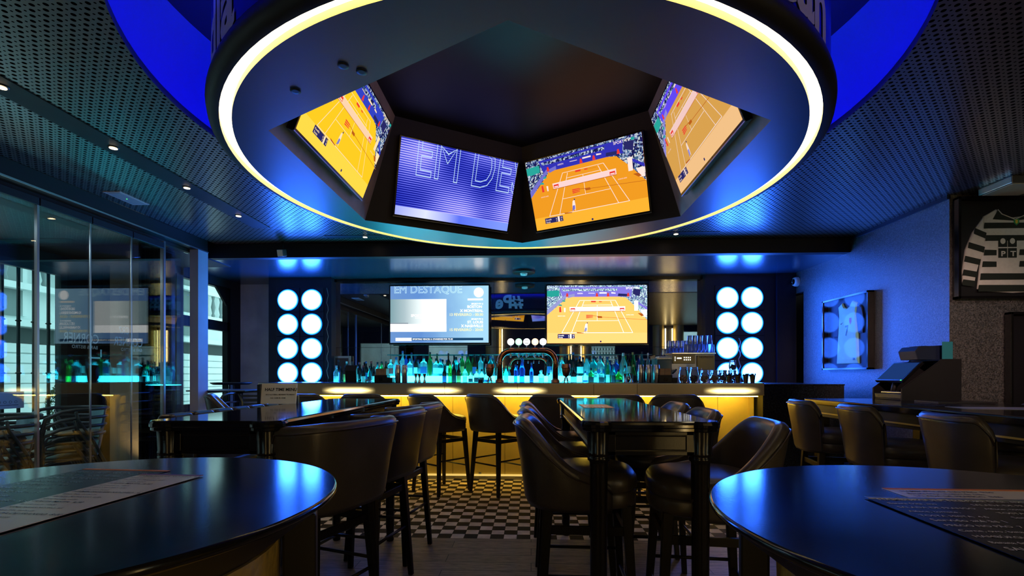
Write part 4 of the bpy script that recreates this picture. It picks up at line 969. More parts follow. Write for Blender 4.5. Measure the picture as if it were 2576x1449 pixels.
def bottle(x, y, z, shape, col, lab, cap, sc, label, group):
    key = (shape, col, lab, cap)
    if key not in proto:
        t = E('bottle', label, 'bottle', (x, y, z), 0, group)
        p = SH[shape]; MB().lathe(p, n=20, sx=1, sy=1 if shape != 'flask' else .7).build('glass_body', G[col], t)
        rn, zn = p[-1]; MB().lathe([(rn + .002, zn - .012), (rn + .0025, zn + .018), (rn, zn + .024)], n=14).build('cap', LB[cap], t)
        if lab:
            r0 = p[2][0] + .0006; h = p[2][1]; b = MB(); vs = []
            sy = 1 if shape != 'flask' else .7
            for zz in (h * .22, h * .78):
                for i in range(9): a = R(-90 - 62 + 124 * i / 8); rr = r0 if shape not in ('cone', 'squat', 'bell') else r0 + .0; vs.append((rr * math.cos(a) * 1.006, rr * math.sin(a) * sy * 1.006, zz))
            b.add(vs, [(i, i + 1, 10 + i, 9 + i) for i in range(8)], 0, True); b.build('label', LB[lab], t)
        for o in (t,): o.scale = (sc, sc, sc)
        proto[key] = t; KID[t.name] = [o for o in bpy.data.objects if o.parent == t]
        return t
    o = dup(proto[key], (x, y, z), 0, label, group); o.scale = (sc, sc, sc); return o
# front rows: (pixel column, shape, colour, label, cap, scale)
rowA = [(846, 'cone', 'clear', 'white', 'white', .9), (858, 'slim', 'dark', None, 'black', .8), (868, 'slim', 'dark', 'gold', 'black', .85), (878, 'slim', 'teal', 'white', 'black', .85), (888, 'slim', 'teal', None, 'red', .8), (898, 'slim', 'dark', 'white', 'black', .85), (914, 'wine', 'dark', 'white', 'red', .8), (930, 'wine', 'teal', 'black', 'black', .78), (941, 'round', 'dark', 'white', 'black', .8),
        (1118, 'round', 'dark', 'blue', 'black', .82), (1132, 'slim', 'lime', None, 'black', 1.0), (1142, 'wine', 'dark', 'black', 'black', .92), (1154, 'wine', 'brown', 'gold', 'black', .86), (1170, 'cone', 'clear', 'white', 'black', .85), (1184, 'flask', 'clear', 'black', 'white', .72), (1199, 'flask', 'clear', 'black', 'gold', .85), (1212, 'flask', 'clear', 'black', 'black', .85), (1226, 'squat', 'clear', 'blue', 'black', .9)]
rowA2 = [(1261, 'round', 'green', None, 'black', .78), (1273, 'round', 'teal', 'white', 'gold', .82), (1297, 'slim', 'blue', None, 'blue', .88), (1313, 'tall', 'blue', None, 'blue', 1.05), (1337, 'tall', 'blue', 'blue', 'blue', .85), (1362, 'flask', 'clear', 'white', 'white', .8), (1386, 'squat', 'clear', 'green' if False else 'white', 'white', .85),
         (1443, 'flask', 'dark', 'white', 'black', .95), (1472, 'squat', 'clear', 'blue', 'blue', .8), (1487, 'flask', 'green', 'black', 'black', .92), (1499, 'flask', 'clear', 'white', 'gold', .88), (1513, 'flask', 'clear', 'black', 'white', .88), (1529, 'tall', 'green', 'white', 'gold', .85), (1543, 'round', 'teal', 'black', 'blue', .88), (1556, 'squat', 'lime', 'black', 'black', .9), (1572, 'cone', 'clear', 'white', 'black', .9), (1594, 'round', 'green', 'black', 'gold', .86)]
rowB = [(852, 'tall', 'dark', None, 'black'), (872, 'wine', 'teal', None, 'white'), (886, 'wine', 'dark', 'white', 'black'), (905, 'round', 'dark', None, 'red'), (921, 'wine', 'dark', 'blue', 'blue'), (934, 'wine', 'dark', None, 'red'), (950, 'round', 'teal', 'white', 'black'), (960, 'wine', 'green', None, 'black'), (971, 'wine', 'brown', 'white', 'black')]
rowC = [(983, 'flask', 'clear', 'red', 'white', .95), (997, 'bell', 'clear', None, 'blue', 1.0), (1013, 'tall', 'clear', None, 'blue', 1.0), (1022, 'slim', 'blue', None, 'blue', .95), (1031, 'flask', 'clear', 'white', 'blue', 1.0), (1046, 'wine', 'dark', 'white', 'black', .85), (1066, 'flask', 'clear', 'blue', 'black', 1.15), (1082, 'tall', 'green', None, 'green' if False else 'black', .95), (1097, 'flask', 'clear', 'white', 'black', 1.0), (1108, 'flask', 'teal', 'white', 'blue', .98), (1128, 'tall', 'brown', 'white', 'black', .9), (1147, 'squat', 'teal', None, 'black', 1.15), (1163, 'wine', 'green', 'gold', 'blue', .95), (1178, 'wine', 'green', None, 'black', .92), (1194, 'wine', 'brown', 'blue', 'black', .9), (1209, 'round', 'clear', None, 'black', .95), (1222, 'wine', 'dark', None, 'black', .9), (1234, 'cone', 'teal', 'black', 'blue', .95),
        (1382, 'wine', 'dark', 'blue', 'black', .95), (1398, 'bell', 'teal', None, 'black', .95), (1414, 'cone', 'clear', None, 'gold', .9), (1427, 'bell', 'dark', None, 'black', 1.1), (1442, 'wine', 'dark', None, 'blue', 1.0), (1459, 'flask', 'dark', 'white', 'blue', 1.12), (1476, 'bell', 'clear', 'blue', 'black', 1.05), (1493, 'squat', 'teal', None, 'black', 1.2), (1510, 'squat', 'clear', 'blue', 'blue', 1.2), (1528, 'bell', 'teal', None, 'blue', 1.0), (1550, 'flask', 'blue', None, 'blue', .95), (1568, 'bell', 'clear', None, 'white', 1.2), (1583, 'wine', 'dark', 'white', 'green' if False else 'black', .95), (1592, 'wine', 'green', None, 'gold', 1.0), (1606, 'slim', 'blue', None, 'black', .9), (1615, 'tall', 'teal', 'white', 'black', .95), (1630, 'tall', 'clear', 'black', 'white', .9)]
ordn = ['first', 'second', 'third', 'fourth', 'fifth', 'sixth', 'seventh', 'eighth', 'ninth', 'tenth', 'eleventh', 'twelfth', 'thirteenth', 'fourteenth', 'fifteenth', 'sixteenth', 'seventeenth', 'eighteenth', 'nineteenth', 'twentieth']
for rowi, (rw, yy, zz, where, grp) in enumerate(((rowA, 6.80, S0, 'front row left of the beer tap', 'bottles in the front row left of the tap'), (rowA2, 6.80, S0, 'front row from the tap rightwards', 'bottles in the front row right of the tap'),
        (rowB, 6.98, BT + .09, 'unlit far left rear row', 'bottles in the unlit left rear row'), (rowC, 6.98, S1, 'raised rear row', 'bottles in the raised rear row'))):
    for i, q in enumerate(rw):
        px, sh, co, la, ca = q[:5]; sc = q[5] if len(q) > 5 else .85
        k = i if rowi != 3 else (i if i < 18 else i - 18)
        wh = where if rowi != 3 else ('raised rear row left of tap' if i < 18 else 'raised rear row right of tap')
        lbl = '%s%s %s bottle, %s in the %s' % ((la + '-labelled ') if la else '', CN[co], SN[sh], ordn[k], wh)
        bottle(wpx(px, yy), yy, zz if rowi < 2 else zz, sh, co, la, ca, sc * .99, lbl, grp)
MB().box(-2.91, wpx(976, 6.98), 6.92, 7.06, BT + .03, BT + .09).build('bottle_riser', 'black'); tag(bpy.data.objects['bottle_riser'], 'low black riser under the far left rear bottles', 'riser')

# ---------------------------------------------------------------- beer tap
TY = 5.80; TZ = 1.113
xl, xr = wpx(1257, TY), wpx(1397, TY)
t = E('beer_tap', 'copper arch beer tap with five glowing round badges', 'beer tap', ((xl + xr) / 2, TY, TZ)); hw = (xr - xl) / 2
zt_ = .375; rc = .14; pts = [(-hw, 0, .0), (-hw, 0, zt_ - rc)] + [(-hw + rc - rc * math.cos(a), 0, zt_ - rc + rc * math.sin(a)) for a in [R(15 * i) for i in range(1, 6)]] + [(-hw + rc, 0, zt_), (hw - rc, 0, zt_)] + [(hw - rc + rc * math.sin(a), 0, zt_ - rc + rc * math.cos(a)) for a in [R(15 * i) for i in range(1, 6)]] + [(hw, 0, zt_ - rc), (hw, 0, 0)]
MB().tube(pts, .034, 20).build('arch_tube', 'copper', t)
for s_ in (-1, 1): MB().lathe([(.052, 0), (.052, .02), (.040, .03), (.036, .04)], (s_ * hw, 0, 0), 24).build('foot_flange', 'darkcopper', t); MB().lathe([(.036, 0), (.0375, .004), (.036, .012)], (s_ * hw, 0, .235), 24).build('collar', 'darkcopper', t)
for i, (px, c1, nm) in enumerate(((1285, (1, .86, .84), 'white'), (1305, (.45, 1, .55), 'green'), (1325, (.95, .95, .95), 'black-barred'), (1346, (1, .45, .25), 'orange'), (1366, (1, .88, .85), 'pink white'))):
    x = wpx(px, TY) - (xl + xr) / 2; z = .478
    o = MB().tube([(x, 0, zt_ + .02), (x, 0, z - .03)], .006, 8).build('badge_stem', 'steel', t)
    b = MB(); b.lathe([(.001, -.012), (.040, -.012), (.043, -.004), (.043, .008), (.040, .012), (.001, .012)], n=28); b.xform(Matrix.Rotation(R(90), 4, 'X')); b.xform(Matrix.Translation((x, 0, z)))
    o = b.build('badge', 'darkcopper' if i != 2 else 'black', t); o['label'] = '%s lit round tap badge' % nm
    b = MB(); b.lathe([(.0405, 0), (.001, .001)], n=28, cap=False); b.xform(Matrix.Rotation(R(90), 4, 'X')); b.xform(Matrix.Translation((x, -.0135, z))); b.build('lit_face', em('badge_' + nm, c1, 3.0 if i != 1 else 1.6), o)
    if i == 2: MB().box(x - .022, x + .022, -.0165, -.0150, z + .014, z + .020).box(x - .022, x + .022, -.0165, -.0150, z - .020, z - .014).build('badge_bars', 'ink', o)
    if i in (1, 3): b = MB(); b.lathe([(.020, 0), (.001, .001)], n=20, cap=False); b.xform(Matrix.Rotation(R(90), 4, 'X')); b.xform(Matrix.Translation((x, -.0155, z))); b.build('badge_centre', em('badge_core', (1, 1, .9), 1.6), o)
    MB().lathe([(.010, 0), (.012, .015), (.008, .05)], (x, -.03, zt_ - .085), 12).build('tap_spout', 'steel', t)
for px, lb in ((1232, 'left'), (1424, 'right')):
    t = E('copper_goblet', 'engraved copper goblet cup on a clawed foot, %s of the beer tap' % lb, 'goblet', (wpx(px, TY), TY, TZ), 0, 'copper goblets beside the tap'); t.scale = (1.2, 1.2, 1.06)
    MB().lathe([(.004, .055), (.030, .075), (.044, .12), (.046, .165), (.042, .20), (.040, .203), (.038, .20), (.042, .165), (.002, .08)], n=28).build('bowl', 'darkcopper', t)
    MB().lathe([(.046, .150), (.048, .155), (.048, .162), (.046, .167)], n=28, cap=False).build('band', 'copper', t)
    b = MB()
    for k in range(6): a = 2 * PI * k / 6; b.tube([(.004 * math.cos(a), .004 * math.sin(a), .062), (.014 * math.cos(a), .014 * math.sin(a), .045), (.018 * math.cos(a), .018 * math.sin(a), .02), (.036 * math.cos(a), .036 * math.sin(a), .003)], .0045, 6)
    b.build('foot', 'darkcopper', t)

# ---------------------------------------------------------------- things on the bar
BY = 5.72; PR = {}
def item(key, make, px, y, z, rz, label, group=None):
    if key not in PR: PR[key] = make(); o = PR[key]; KID[o.name] = [q for q in bpy.data.objects if q.parent == o]; o.location = (wpx(px, y), y, z); o.rotation_euler = (0, 0, rz); o['label'] = label; 
    else: o = dup(PR[key], (wpx(px, y), y, z), rz, label)
    if group: o['group'] = group
    return o
def mk_shaker():
    t = E('cocktail_shaker', '', 'cocktail shaker'); MB().lathe([(.030, 0), (.032, .004), (.034, .10), (.042, .103), (.0425, .108)][:3] + [(.036, .115)], n=28).build('tin', 'steel', t)
    MB().lathe([(.0375, .105), (.038, .108), (.030, .20), (.028, .205)], n=28).build('upper_tin', 'steel', t); return t
for i, px in enumerate((1001, 1018, 1612, 1632, 1652)): item('shaker', mk_shaker, px, BY, TZ, i, ('steel cocktail shaker on the left part of the bar, ' + ['left', 'right'][i] + ' of the pair') if i < 2 else 'steel cocktail shaker in the row of three left of the napkin box, ' + ['leftmost', 'middle', 'rightmost'][i - 2], 'cocktail shakers on the bar')
def mk_jig():
    t = E('jigger', '', 'jigger'); MB().lathe([(.018, 0), (.019, .003), (.006, .042), (.0065, .048), (.022, .098), (.0225, .10)], n=20).build('cups', 'steel', t); MB().lathe([(.0085, .042), (.0095, .045), (.0085, .049)], n=16, cap=False).build('collar', 'darkcopper', t); return t
for i, px in enumerate((1046, 1055, 1068, 1572, 1588)): item('jigger', mk_jig, px, BY - .02, TZ, i, 'small steel jigger on the bar, ' + ['leftmost right of the left shakers', 'second right of the left shakers', 'standing alone right of the left pair', 'left of the three shakers, farther one', 'left of the three shakers, nearer one'][i], 'jiggers on the bar')
def mk_nap():
    t = E('napkin_box', '', 'napkin box'); MB().box(-.075, .075, -.07, .07, 0, .085).build('box', 'black', t, bevel=.004)
    b = MB(); [b.box(-.062 + k * .0125, -.0505 + k * .0125, -.055, .055, .03, .16) for k in range(10)]; b.build('kraft_envelopes', 'wood', t); MB().box(-.02, .02, -.073, -.069, .02, .055).build('label_plate', 'blackgloss', t)
    MB().box(.078, .135, -.06, .06, 0, .055).build('side_tray', 'black', t, bevel=.003); return t
item('nap', mk_nap, 962, BY, TZ, 0, 'black box holding brown paper sleeves on the left part of the bar', 'napkin boxes on the bar'); item('nap', mk_nap, 1671, BY + .02, TZ, 0, 'black box holding brown paper sleeves right of the shakers', 'napkin boxes on the bar')
def mk_jar(tall, fill):
    def f():
        t = E('biscuit_jar', '', 'jar'); h = .155 if tall else .12
        MB().lathe([(.036, 0), (.044, .008), (.052, .04), (.052, .075 if not tall else .10), (.042, h - .01), (.040, h), (.042, h + .004)], n=28).build('glass_body', mat('jar_glass', (.85, .92, 1), .03, trans=.95, ior=1.2), t)
        b = MB(); b.lathe([(.043, h), (.045, h + .006), (.045, h + .018), (.040, h + .022)], n=28); b.build('lid', mat('jar_lid', (.6, .68, .75), .1, trans=.6, ior=1.3), t)
        MB().lathe([(.043, h - .004), (.0455, h - .002), (.043, h + .001)], n=28, cap=False).build('clip_ring', 'steel', t)
        b = MB(); rd = random.Random(3 + tall)
        for k in range(26):
            a = rd.random() * 6.28; r = .030 * math.sqrt(rd.random()); z = .014 + .060 * rd.random(); an = rd.random() * 3
            v0 = len(b.v); b.lathe([(.001, -.004), (.013, -.003), (.014, 0), (.013, .003), (.001, .004)], n=9); b.xform(Matrix.Translation((r * math.cos(a), r * math.sin(a), z)) @ Matrix.Rotation(an, 4, 'X') @ Matrix.Rotation(an * 2, 4, 'Y'), v0)
        o = b.build('biscuits', fill, t); o['kind'] = 'stuff'; return t
    return f
for i, (px, k, tall, fill, what) in enumerate(((1719, 'jA', 1, 'cookie', 'tall jar of golden biscuits, leftmost of the jars'), (1745, 'jB', 1, 'choc', 'tall jar of dark biscuits, second of the jars'), (1771, 'jC', 0, 'cookie', 'short jar of golden biscuits, third of the jars'), (1795, 'jC', 0, 'cookie', 'short jar of golden biscuits, fourth of the jars'), (1818, 'jD', 0, 'choc', 'short jar of dark swirl biscuits, fifth of the jars'), (1842, 'jD', 0, 'choc', 'short jar behind the metal buckets, rightmost at bar level'))):
    item(k, mk_jar(tall, fill), px, BY + (.0 if i < 5 else .10), TZ, i * .7, what + ' at the bar\'s right end', 'biscuit jars on the bar')
o = dup(PR['jD'], (wpx(1843, BY + .1), BY + .1, TZ + .143), 2, 'small jar stacked on top of the rightmost biscuit jar', 'biscuit jars on the bar'); o.scale = (.8, .8, .8)
def mk_bucket():
    t = E('metal_bucket', '', 'bucket'); MB().lathe([(.021, 0), (.022, .003), (.029, .068), (.0305, .071), (.0305, .074), (.028, .074), (.021, .006), (.001, .005)], n=24).build('pail', mat('brass_pail', (.62, .48, .20), .25, metal=1), t)
    MB().tube([(.031, 0, .062), (.036, -.004, .035), (.030, -.012, .012), (.015, -.026, .008), (0, -.03, .012)], .0012, 5).build('handle', 'steel', t)
    b = MB(); rd = random.Random(5)
    for k in range(22):
        a = 2 * PI * k / 22; r = .022 + .012 * rd.random(); r0 = .018
        h = .085 + .022 * rd.random(); b.add([(r0 * math.cos(a - .25), r0 * math.sin(a - .25), .055), (r0 * math.cos(a + .25), r0 * math.sin(a + .25), .055), ((r + .006) * math.cos(a + .18), (r + .006) * math.sin(a + .18), h - .012), (r * 1.15 * math.cos(a), r * 1.15 * math.sin(a), h), ((r + .002) * math.cos(a - .2), (r + .002) * math.sin(a - .2), h - .008)], [(0, 1, 2, 3, 4)])
    b.lathe([(.001, .078), (.02, .074)], n=12, cap=False); b.build('napkin', 'napkin', t); return t
for i, px in enumerate((1834, 1856, 1876, 1893)): item('bucket', mk_bucket, px, 5.60, TZ, i * .3, 'small brass pail stuffed with black napkins, ' + ['leftmost of four', 'second of four', 'third of four', 'rightmost of four'][i], 'brass pails at the bar end')
# order screen, straws, tray
t = E('order_screen', 'dark tilted order screen standing on the back counter at left', 'screen', (wpx(905, 6.3), 6.0, TZ)); MB().obox((0, 0, .10), (.07, 0, 0), (0, .02, .035), (0, -.045 * .2, .075)).build('casing', 'black', t, bevel=.004); MB().box(-.04, .04, -.03, .05, 0, .012).build('foot', 'black', t); MB().tube([(0, .01, .01), (0, .01, .08)], .012, 8).build('stem', 'black', t)
t = E('straw_holder', 'small black holder with spiky picks at the tap\'s left', 'holder', (wpx(1210, BY), BY - .05, TZ)); MB().lathe([(.03, 0), (.032, .03), (.03, .032)], n=16).build('cup', 'black', t)
b = MB(); [b.tube([(.02 * math.cos(k), .02 * math.sin(k), .02), (.03 * math.cos(k), .03 * math.sin(k), .06)], .0018, 5) for k in range(7)]; b.build('pick', 'black', t)['kind'] = 'stuff'
t = E('glass_tray', 'small cyan lit glass dish beside the left napkin box', 'dish', (wpx(927, BY + .1), BY + .1, TZ)); MB().lathe([(.03, 0), (.045, .03), (.047, .03), (.033, .004)], n=20).build('dish_body', G['clear'], t)
t = E('ballpoint_hook', 'bent bar spoon lying on the bar top at left', 'spoon', (wpx(800, 5.5), 5.5, TZ)); MB().tube([(-.03, 0, .003), (0, 0, .005), (.008, 0, .02), (0, 0, .035)], .0025, 6).build('handle_rod', 'black', t)
# ---------------------------------------------------------------- coffee corner on the back counter
CY = 6.6
xa, xb = wpx(1692, CY), wpx(1802, CY); z0 = BT + .03
t = E('coffee_machine', 'steel espresso machine lettered NESPRESSO with a row of lit buttons', 'coffee machine', ((xa + xb) / 2, CY + .06, z0)); w = (xb - xa) / 2
MB().box(-w, w, 0, .30, 0, .43).build('body', 'satin', t, bevel=.008)
MB().box(-w, w, -.05, .30, .43, .445).build('cup_deck', 'steel', t)
MB().box(-w + .015, .02, -.035, 0, .30, .42).build('control_panel', 'gold', t, bevel=.003)
MB().box(.05, w - .01, -.035, 0, .22, .41).build('door_panel', 'gold', t, bevel=.003)
b = MB(); [b.lathe([(.006, 0), (.001, .001)], (-w + .20 + i * .028 - .0, 0, 0), 10, cap=False) for i in range(0)]
for i in range(4):
    for j in range(2): b.box(-w + .155 + i * .026, -w + .168 + i * .026, -.0375, -.036, .345 + j * .030, .358 + j * .030)
for j in range(3): b.box(-w + .035, -w + .045, -.0375, -.036, .337 + j * .022, .347 + j * .022)
b.box(-w + .065, -w + .125, -.0375, -.036, .365, .38); b.build('lit_buttons', 'whiteled', t)
vs, fs = text_geo('NESPRESSO', 1, 0, .012); MB().add([(.072 + v[0] * .036, -.0362, .375 + v[1] * .036) for v in vs], fs).build('lettering', 'ink', t)
MB().tube([(-w + .05, -.05, .22), (-w + .02, -.10, .20), (-w - .02, -.13, .17)], .012, 8).build('brew_handle', 'black', t)
for s_ in (-.12, .10): MB().lathe([(.016, .14), (.018, .20), (.012, .24)], (s_, -.03, 0), 12).build('brew_spout', 'steel', t)
t = E('milk_fridge', 'low glass-sided milk unit left of the espresso machine', 'milk unit', (wpx(1672, CY), CY, z0)); MB().box(-.10, .09, 0, .3, 0, .36).build('body', mat('teal_glass', (.08, .22, .24), .12, trans=.3), t, bevel=.005); MB().box(-.105, .095, -.01, .31, .36, .375).build('lid', 'satin', t); MB().box(-.06, .10, .05, .25, .375, .40).build('cup_tray', 'white', t, bevel=.004)
def mk_glass():
    t = E('upturned_glass', '', 'glass'); MB().lathe([(.034, 0), (.036, .003), (.028, .115), (.026, .118), (.001, .118)], n=20, cap=False).build('tumbler', mat('tumbler_glass', (.62, .74, .97), .04, trans=.85, ior=1.25), t); return t
k = 0
for r_, (n_g, yy) in enumerate(((7, CY + .08), (7, CY + .18))):
    for i in range(n_g):
        item('tumbler', mk_glass, 1725 + i * 10.3 + r_ * 4, yy, z0 + .445, 0, 'upturned tumbler on the espresso machine, %s from the left in the %s row' % (ordn[i], ['front', 'rear'][r_]), 'upturned tumblers on the espresso machine'); k += 1
for i in range(5):
    item('tumbler', mk_glass, 1735 + i * 12.5, CY + .13, z0 + .565, 0, 'upturned tumbler stacked in the upper layer on the espresso machine, %s from the left' % ordn[i], 'upturned tumblers on the espresso machine')
t = E('picture_frame', 'pale framed dark red picture leaning behind the left bottles', 'picture', (wpx(860, 7.15), 7.18, BT + .10)); MB().box(-.14, .12, 0, .02, .0, .36).build('frame', 'satin', t); MB().box(-.11, .09, -.003, 0, .04, .33).build('print', mat('dark_red_picture', (.10, .03, .03), .4), t)

# ---------------------------------------------------------------- disc lamp panels
def disc_panel(label, cx, cols, w0, w1, zr):
    t = E('disc_lamp_panel', label, 'light panel', (0, 7.05, 0), 0, 'walls of round lamps beside the bar')
    MB().box(w0, w1, .02, .19, 0, 2.63).build('surround', 'navy', t)
    for c in cols:
        for z in zr:
            m_ = MB().box(c - .172, c + .172, .0, .018, z - .177, z + .177).build('lamp_housing', 'navy', t, bevel=.004)
            b = MB(); b.lathe([(.001, .012), (.08, .010), (.13, .004), (.153, -.002), (.157, -.004)], n=48, cap=False); b.xform(Matrix.Rotation(R(90), 4, 'X'))
            b.build('lamp_lens', 'disc', m_, loc=(c, -.004, z))
            b = MB(); [b.lathe([(.004, 0), (.003, .002)], (0, 0, 0), 6) for _ in ()]
    return t
zr = (2.30, 1.943, 1.586, 1.229)
disc_panel('panel of two columns of round white-blue lamps left of the bar mirror', 0, (-3.572, -3.215), -3.87, -2.93, zr)
disc_panel('panel of two columns of round white-blue lamps right of the bar mirror', 0, (2.784, 3.127), 2.48, 3.46, [z - .006 for z in zr])
b = MB(); rd = random.Random(11); pts = []
for k in range(26): pts.append((-2.985 + .012 * math.sin(k * 1.7), 7.064, 1.1 + k * .055))
t = E('tinsel_cord', 'crinkled foil cord hanging down the right edge of the left lamp panel', 'cord', (0, 0, 0)); MB().tube(pts, .005, 6).build('cord', 'satin', t)
pts = [(2.95 + .015 * math.sin(k * 1.9), 7.044, 1.12 + k * .05) for k in range(13)]
t = E('tinsel_cord', 'crinkled foil cord between the lower lamps of the right lamp panel', 'cord', (0, 0, 0)); MB().tube(pts, .006, 6).build('cord', 'satin', t)

# ================================================================ FRAMED JERSEYS
def framed(label, origin, ex, nn, W, H, depth, group='framed jerseys'):
    t = E('framed_jersey', label, 'framed jersey', origin, 0, group); t.matrix_world = frame_mat(origin, ex, Vector((0, 0, 1)), nn)
    b = MB(); f = .022
    for (a, c, d, e) in ((-W / 2, W / 2, H / 2 - f, H / 2), (-W / 2, W / 2, -H / 2, -H / 2 + f), (-W / 2, -W / 2 + f, -H / 2, H / 2), (W / 2 - f, W / 2, -H / 2, H / 2)): b.box(a, c, d, e, 0, depth)
    b.build('frame', 'blackgloss', t, bevel=.002)
    return t
def cloth(b, pts, z0, th, mi=0, puff=.012):
    """padded garment panel: outline pts (x,y) extruded with a soft edge"""
    n = len(pts); cx = sum(p[0] for p in pts) / n; cy = sum(p[1] for p in pts) / n
    vs = []
    for s_, z in ((1, z0), (1.0, z0 + th * .5), (.985, z0 + th), (.9, z0 + th + puff * .6)):
        vs += [(cx + (x - cx) * s_, cy + (y - cy) * s_, z) for x, y in pts]
    fs = [(k * n + i, k * n + (i + 1) % n, (k + 1) * n + (i + 1) % n, (k + 1) * n + i) for k in range(3) for i in range(n)] + [tuple(3 * n + i for i in range(n))]
    b.add(vs, fs, mi)
# striped jersey on the wall facing the camera; u = photo px along x, y -> local coordinates at Y=4.35
JY = 4.49; sc_ = JY / F
def loc2(px, py, ox, oz): return (wpx(px, JY) - ox, EYE + (HY - py) / F * JY - oz)
L0, R0 = wpx(2397, JY), wpx(2397, JY) + 1.02
ox, oz = (L0 + R0) / 2, (2.762 + 1.868) / 2
t = framed('large black frame with a black and white striped jersey, top right', Vector((ox, JY, oz)), Vector((1, 0, 0)), Vector((0, -1, 0)), R0 - L0, 2.762 - 1.868, .06)
MB().box(-.5, .5, -.44, .44, -.0, .004).build('backing', 'black', t)
def J(px, py): return loc2(px, py, ox, oz)
def mirrorx(px): return 2 * 2545 - px
body = [(2470, 560), (2502, 543), (2520, 560), (2545, 563), (2570, 560), (2588, 543), (2620, 560), (2636, 600), (2640, 735), (2615, 741), (2545, 745), (2480, 741), (2455, 735), (2466, 640), (2472, 600)]
t_b = MB(); cloth(t_b, [J(*p) for p in body][::-1], .006, .012); t_b.build('jersey_body', 'jerseywhite', t)
for mirr in (0, 1):
    sl = [(2470, 562), (2478, 600), (2466, 650), (2450, 705), (2447, 722), (2419, 722), (2418, 690), (2425, 640), (2443, 598)]
    q = [J(mirrorx(p[0]) if mirr else p[0], p[1]) for p in sl]; b = MB(); cloth(b, q if not mirr else q[::-1], .004, .010); b.build('sleeve', 'jerseywhite', t)
b = MB()
def stripe(pts, z=.0265): b.add([(*J(*p), z) for p in pts], [tuple(range(len(pts) - 1, -1, -1))])
for y, x0, x1 in ((583, 2470, 2620), (613, 2474, 2616), (648, 2470, 2500), (648, 2558, 2622), (676, 2466, 2500), (676, 2558, 2624), (706, 2461, 2629), (729 + 5, 2456, 2634)):
    h = 7 if y < 640 else (7 if y < 700 else 8)
    stripe([(x0, y - h), (x1, y - h + (1 if x0 < 2550 else 0)), (x1, y + h), (x0 - 2, y + h)])
stripe([(2503, 546), (2520, 561), (2545, 566), (2570, 561), (2587, 546), (2600, 566), (2545, 572), (2490, 568)])
for mirr in (0, 1):
    for (xa, ya, xb, yb) in ((2447, 588, 2476, 600), (2432, 622, 2472, 634), (2423, 655, 2462, 664), (2419, 688, 2454, 694), (2418, 712, 2448, 716)):
        s_ = [(xa, ya), (xb, yb), (xb - 3, yb + 14), (xa - 3, ya + 14)]
        if mirr: s_ = [(mirrorx(p[0]), p[1]) for p in s_]
        b.add([(*J(*p), .0225) for p in s_], [(3, 2, 1, 0) if not mirr else (0, 1, 2, 3)])
b.build('black_stripes', 'jerseyblack', t)
b = MB()
for (xa, ya) in ((2504, 612), (2528, 612), (2504, 638), (2528, 638)): b.add([(*J(*p), .028) for p in ((xa, ya), (xa + 22, ya), (xa + 22, ya + 23), (xa, ya + 23))], [(3, 2, 1, 0)])
b.build('chest_logo', 'jerseyblack', t)
b = MB()
for x in (2515, 2539): b.add([(*J(x + 6.5 * math.cos(-k * PI / 8), 621 + 7 * math.sin(-k * PI / 8)), .029) for k in range(16)], [tuple(range(16))])
for tx, x in (('P', 2510), ('T', 2534)):
    vs, fs = text_geo(tx, 1, 0, .03); px, py = J(x, 657); b.add([(px + v[0] * .075, py + v[1] * .062, .029) for v in vs], fs)
b.build('logo_marks', 'jerseywhite', t)
b = MB(); b.add([(*J(*p), .029) for p in ((2542, 568), (2556, 568), (2556, 577), (2549, 584), (2542, 577))], [(4, 3, 2, 1, 0)]); b.build('crest', 'green', t); b = MB(); b.add([(*J(*p), .030) for p in ((2546, 570), (2552, 570), (2552, 577), (2549, 580), (2546, 577))], [(4, 3, 2, 1, 0)]); b.build('crest_lion', 'yellowp', t)
b = MB(); b.tube([(*J(x, y), .030) for x, y in ((2502, 545), (2512, 556), (2530, 563), (2545, 569), (2560, 563), (2578, 556), (2588, 545))], .004, 6)
b.tube([(*J(x, y), .028) for x, y in ((2484, 605), (2492, 598), (2498, 606), (2502, 600), (2510, 603))], .001, 4); b.build('collar_trim', 'jerseywhite', t)
MB().box(-.5, .5, -.415, .415, .050, .052).build('front_glass', 'picglass', t)
# mint jersey on the right wall (faces -X): local x runs towards the camera
FY0, FY1 = 5.449, 6.288
t = framed('black frame with a mint green number 7 jersey on the sparkling side wall', Vector((XR - .001, (FY0 + FY1) / 2, 1.69)), Vector((0, -1, 0)), Vector((-1, 0, 0)), FY1 - FY0, .86, .07)
MB().box(-.40, .40, -.41, .41, 0, .004).build('backing', 'navybacking', t)
b = MB(); cloth(b, [(-.20, -.36), (.19, -.36), (.17, 0), (.15, .20), (.17, .33), (.09, .365), (.05, .31), (-.01, .285), (-.07, .31), (-.10, .36), (-.17, .32), (-.155, .20), (-.17, 0)], .006, .016); b.build('jersey_body', 'jerseymint', t)
b = MB(); cloth(b, [(.17, .33), (.15, .20), (.19, -.02), (.26, -.02), (.27, .18), (.24, .28)], .004, .010); cloth(b, [(-.17, .32), (-.24, .27), (-.28, .10), (-.26, -.04), (-.18, -.04), (-.155, .18)], .004, .010); b.build('sleeve', 'navybacking', t)
vs, fs = text_geo('7', 1, 0, .02); MB().add([(-.03 + v[0] * .12, -.03 + v[1] * .17, .031) for v in vs], fs).build('number', 'ink', t)
b = MB(); b.add([(.05, .17, .031), (.085, .17, .031), (.09, .13, .031), (.067, .09, .031), (.045, .13, .031)], [(4, 3, 2, 1, 0)]); b.build('crest', 'red', t)
MB().add([(-.12, .12, .031), (-.10, .105, .031), (-.06, .135, .031), (-.10, .118, .031)], [(0, 1, 2, 3)]).build('maker_mark', 'ink', t)
MB().box(.11, .145, -.32, -.295, .024, .030).build('hem_tag', 'ink', t)
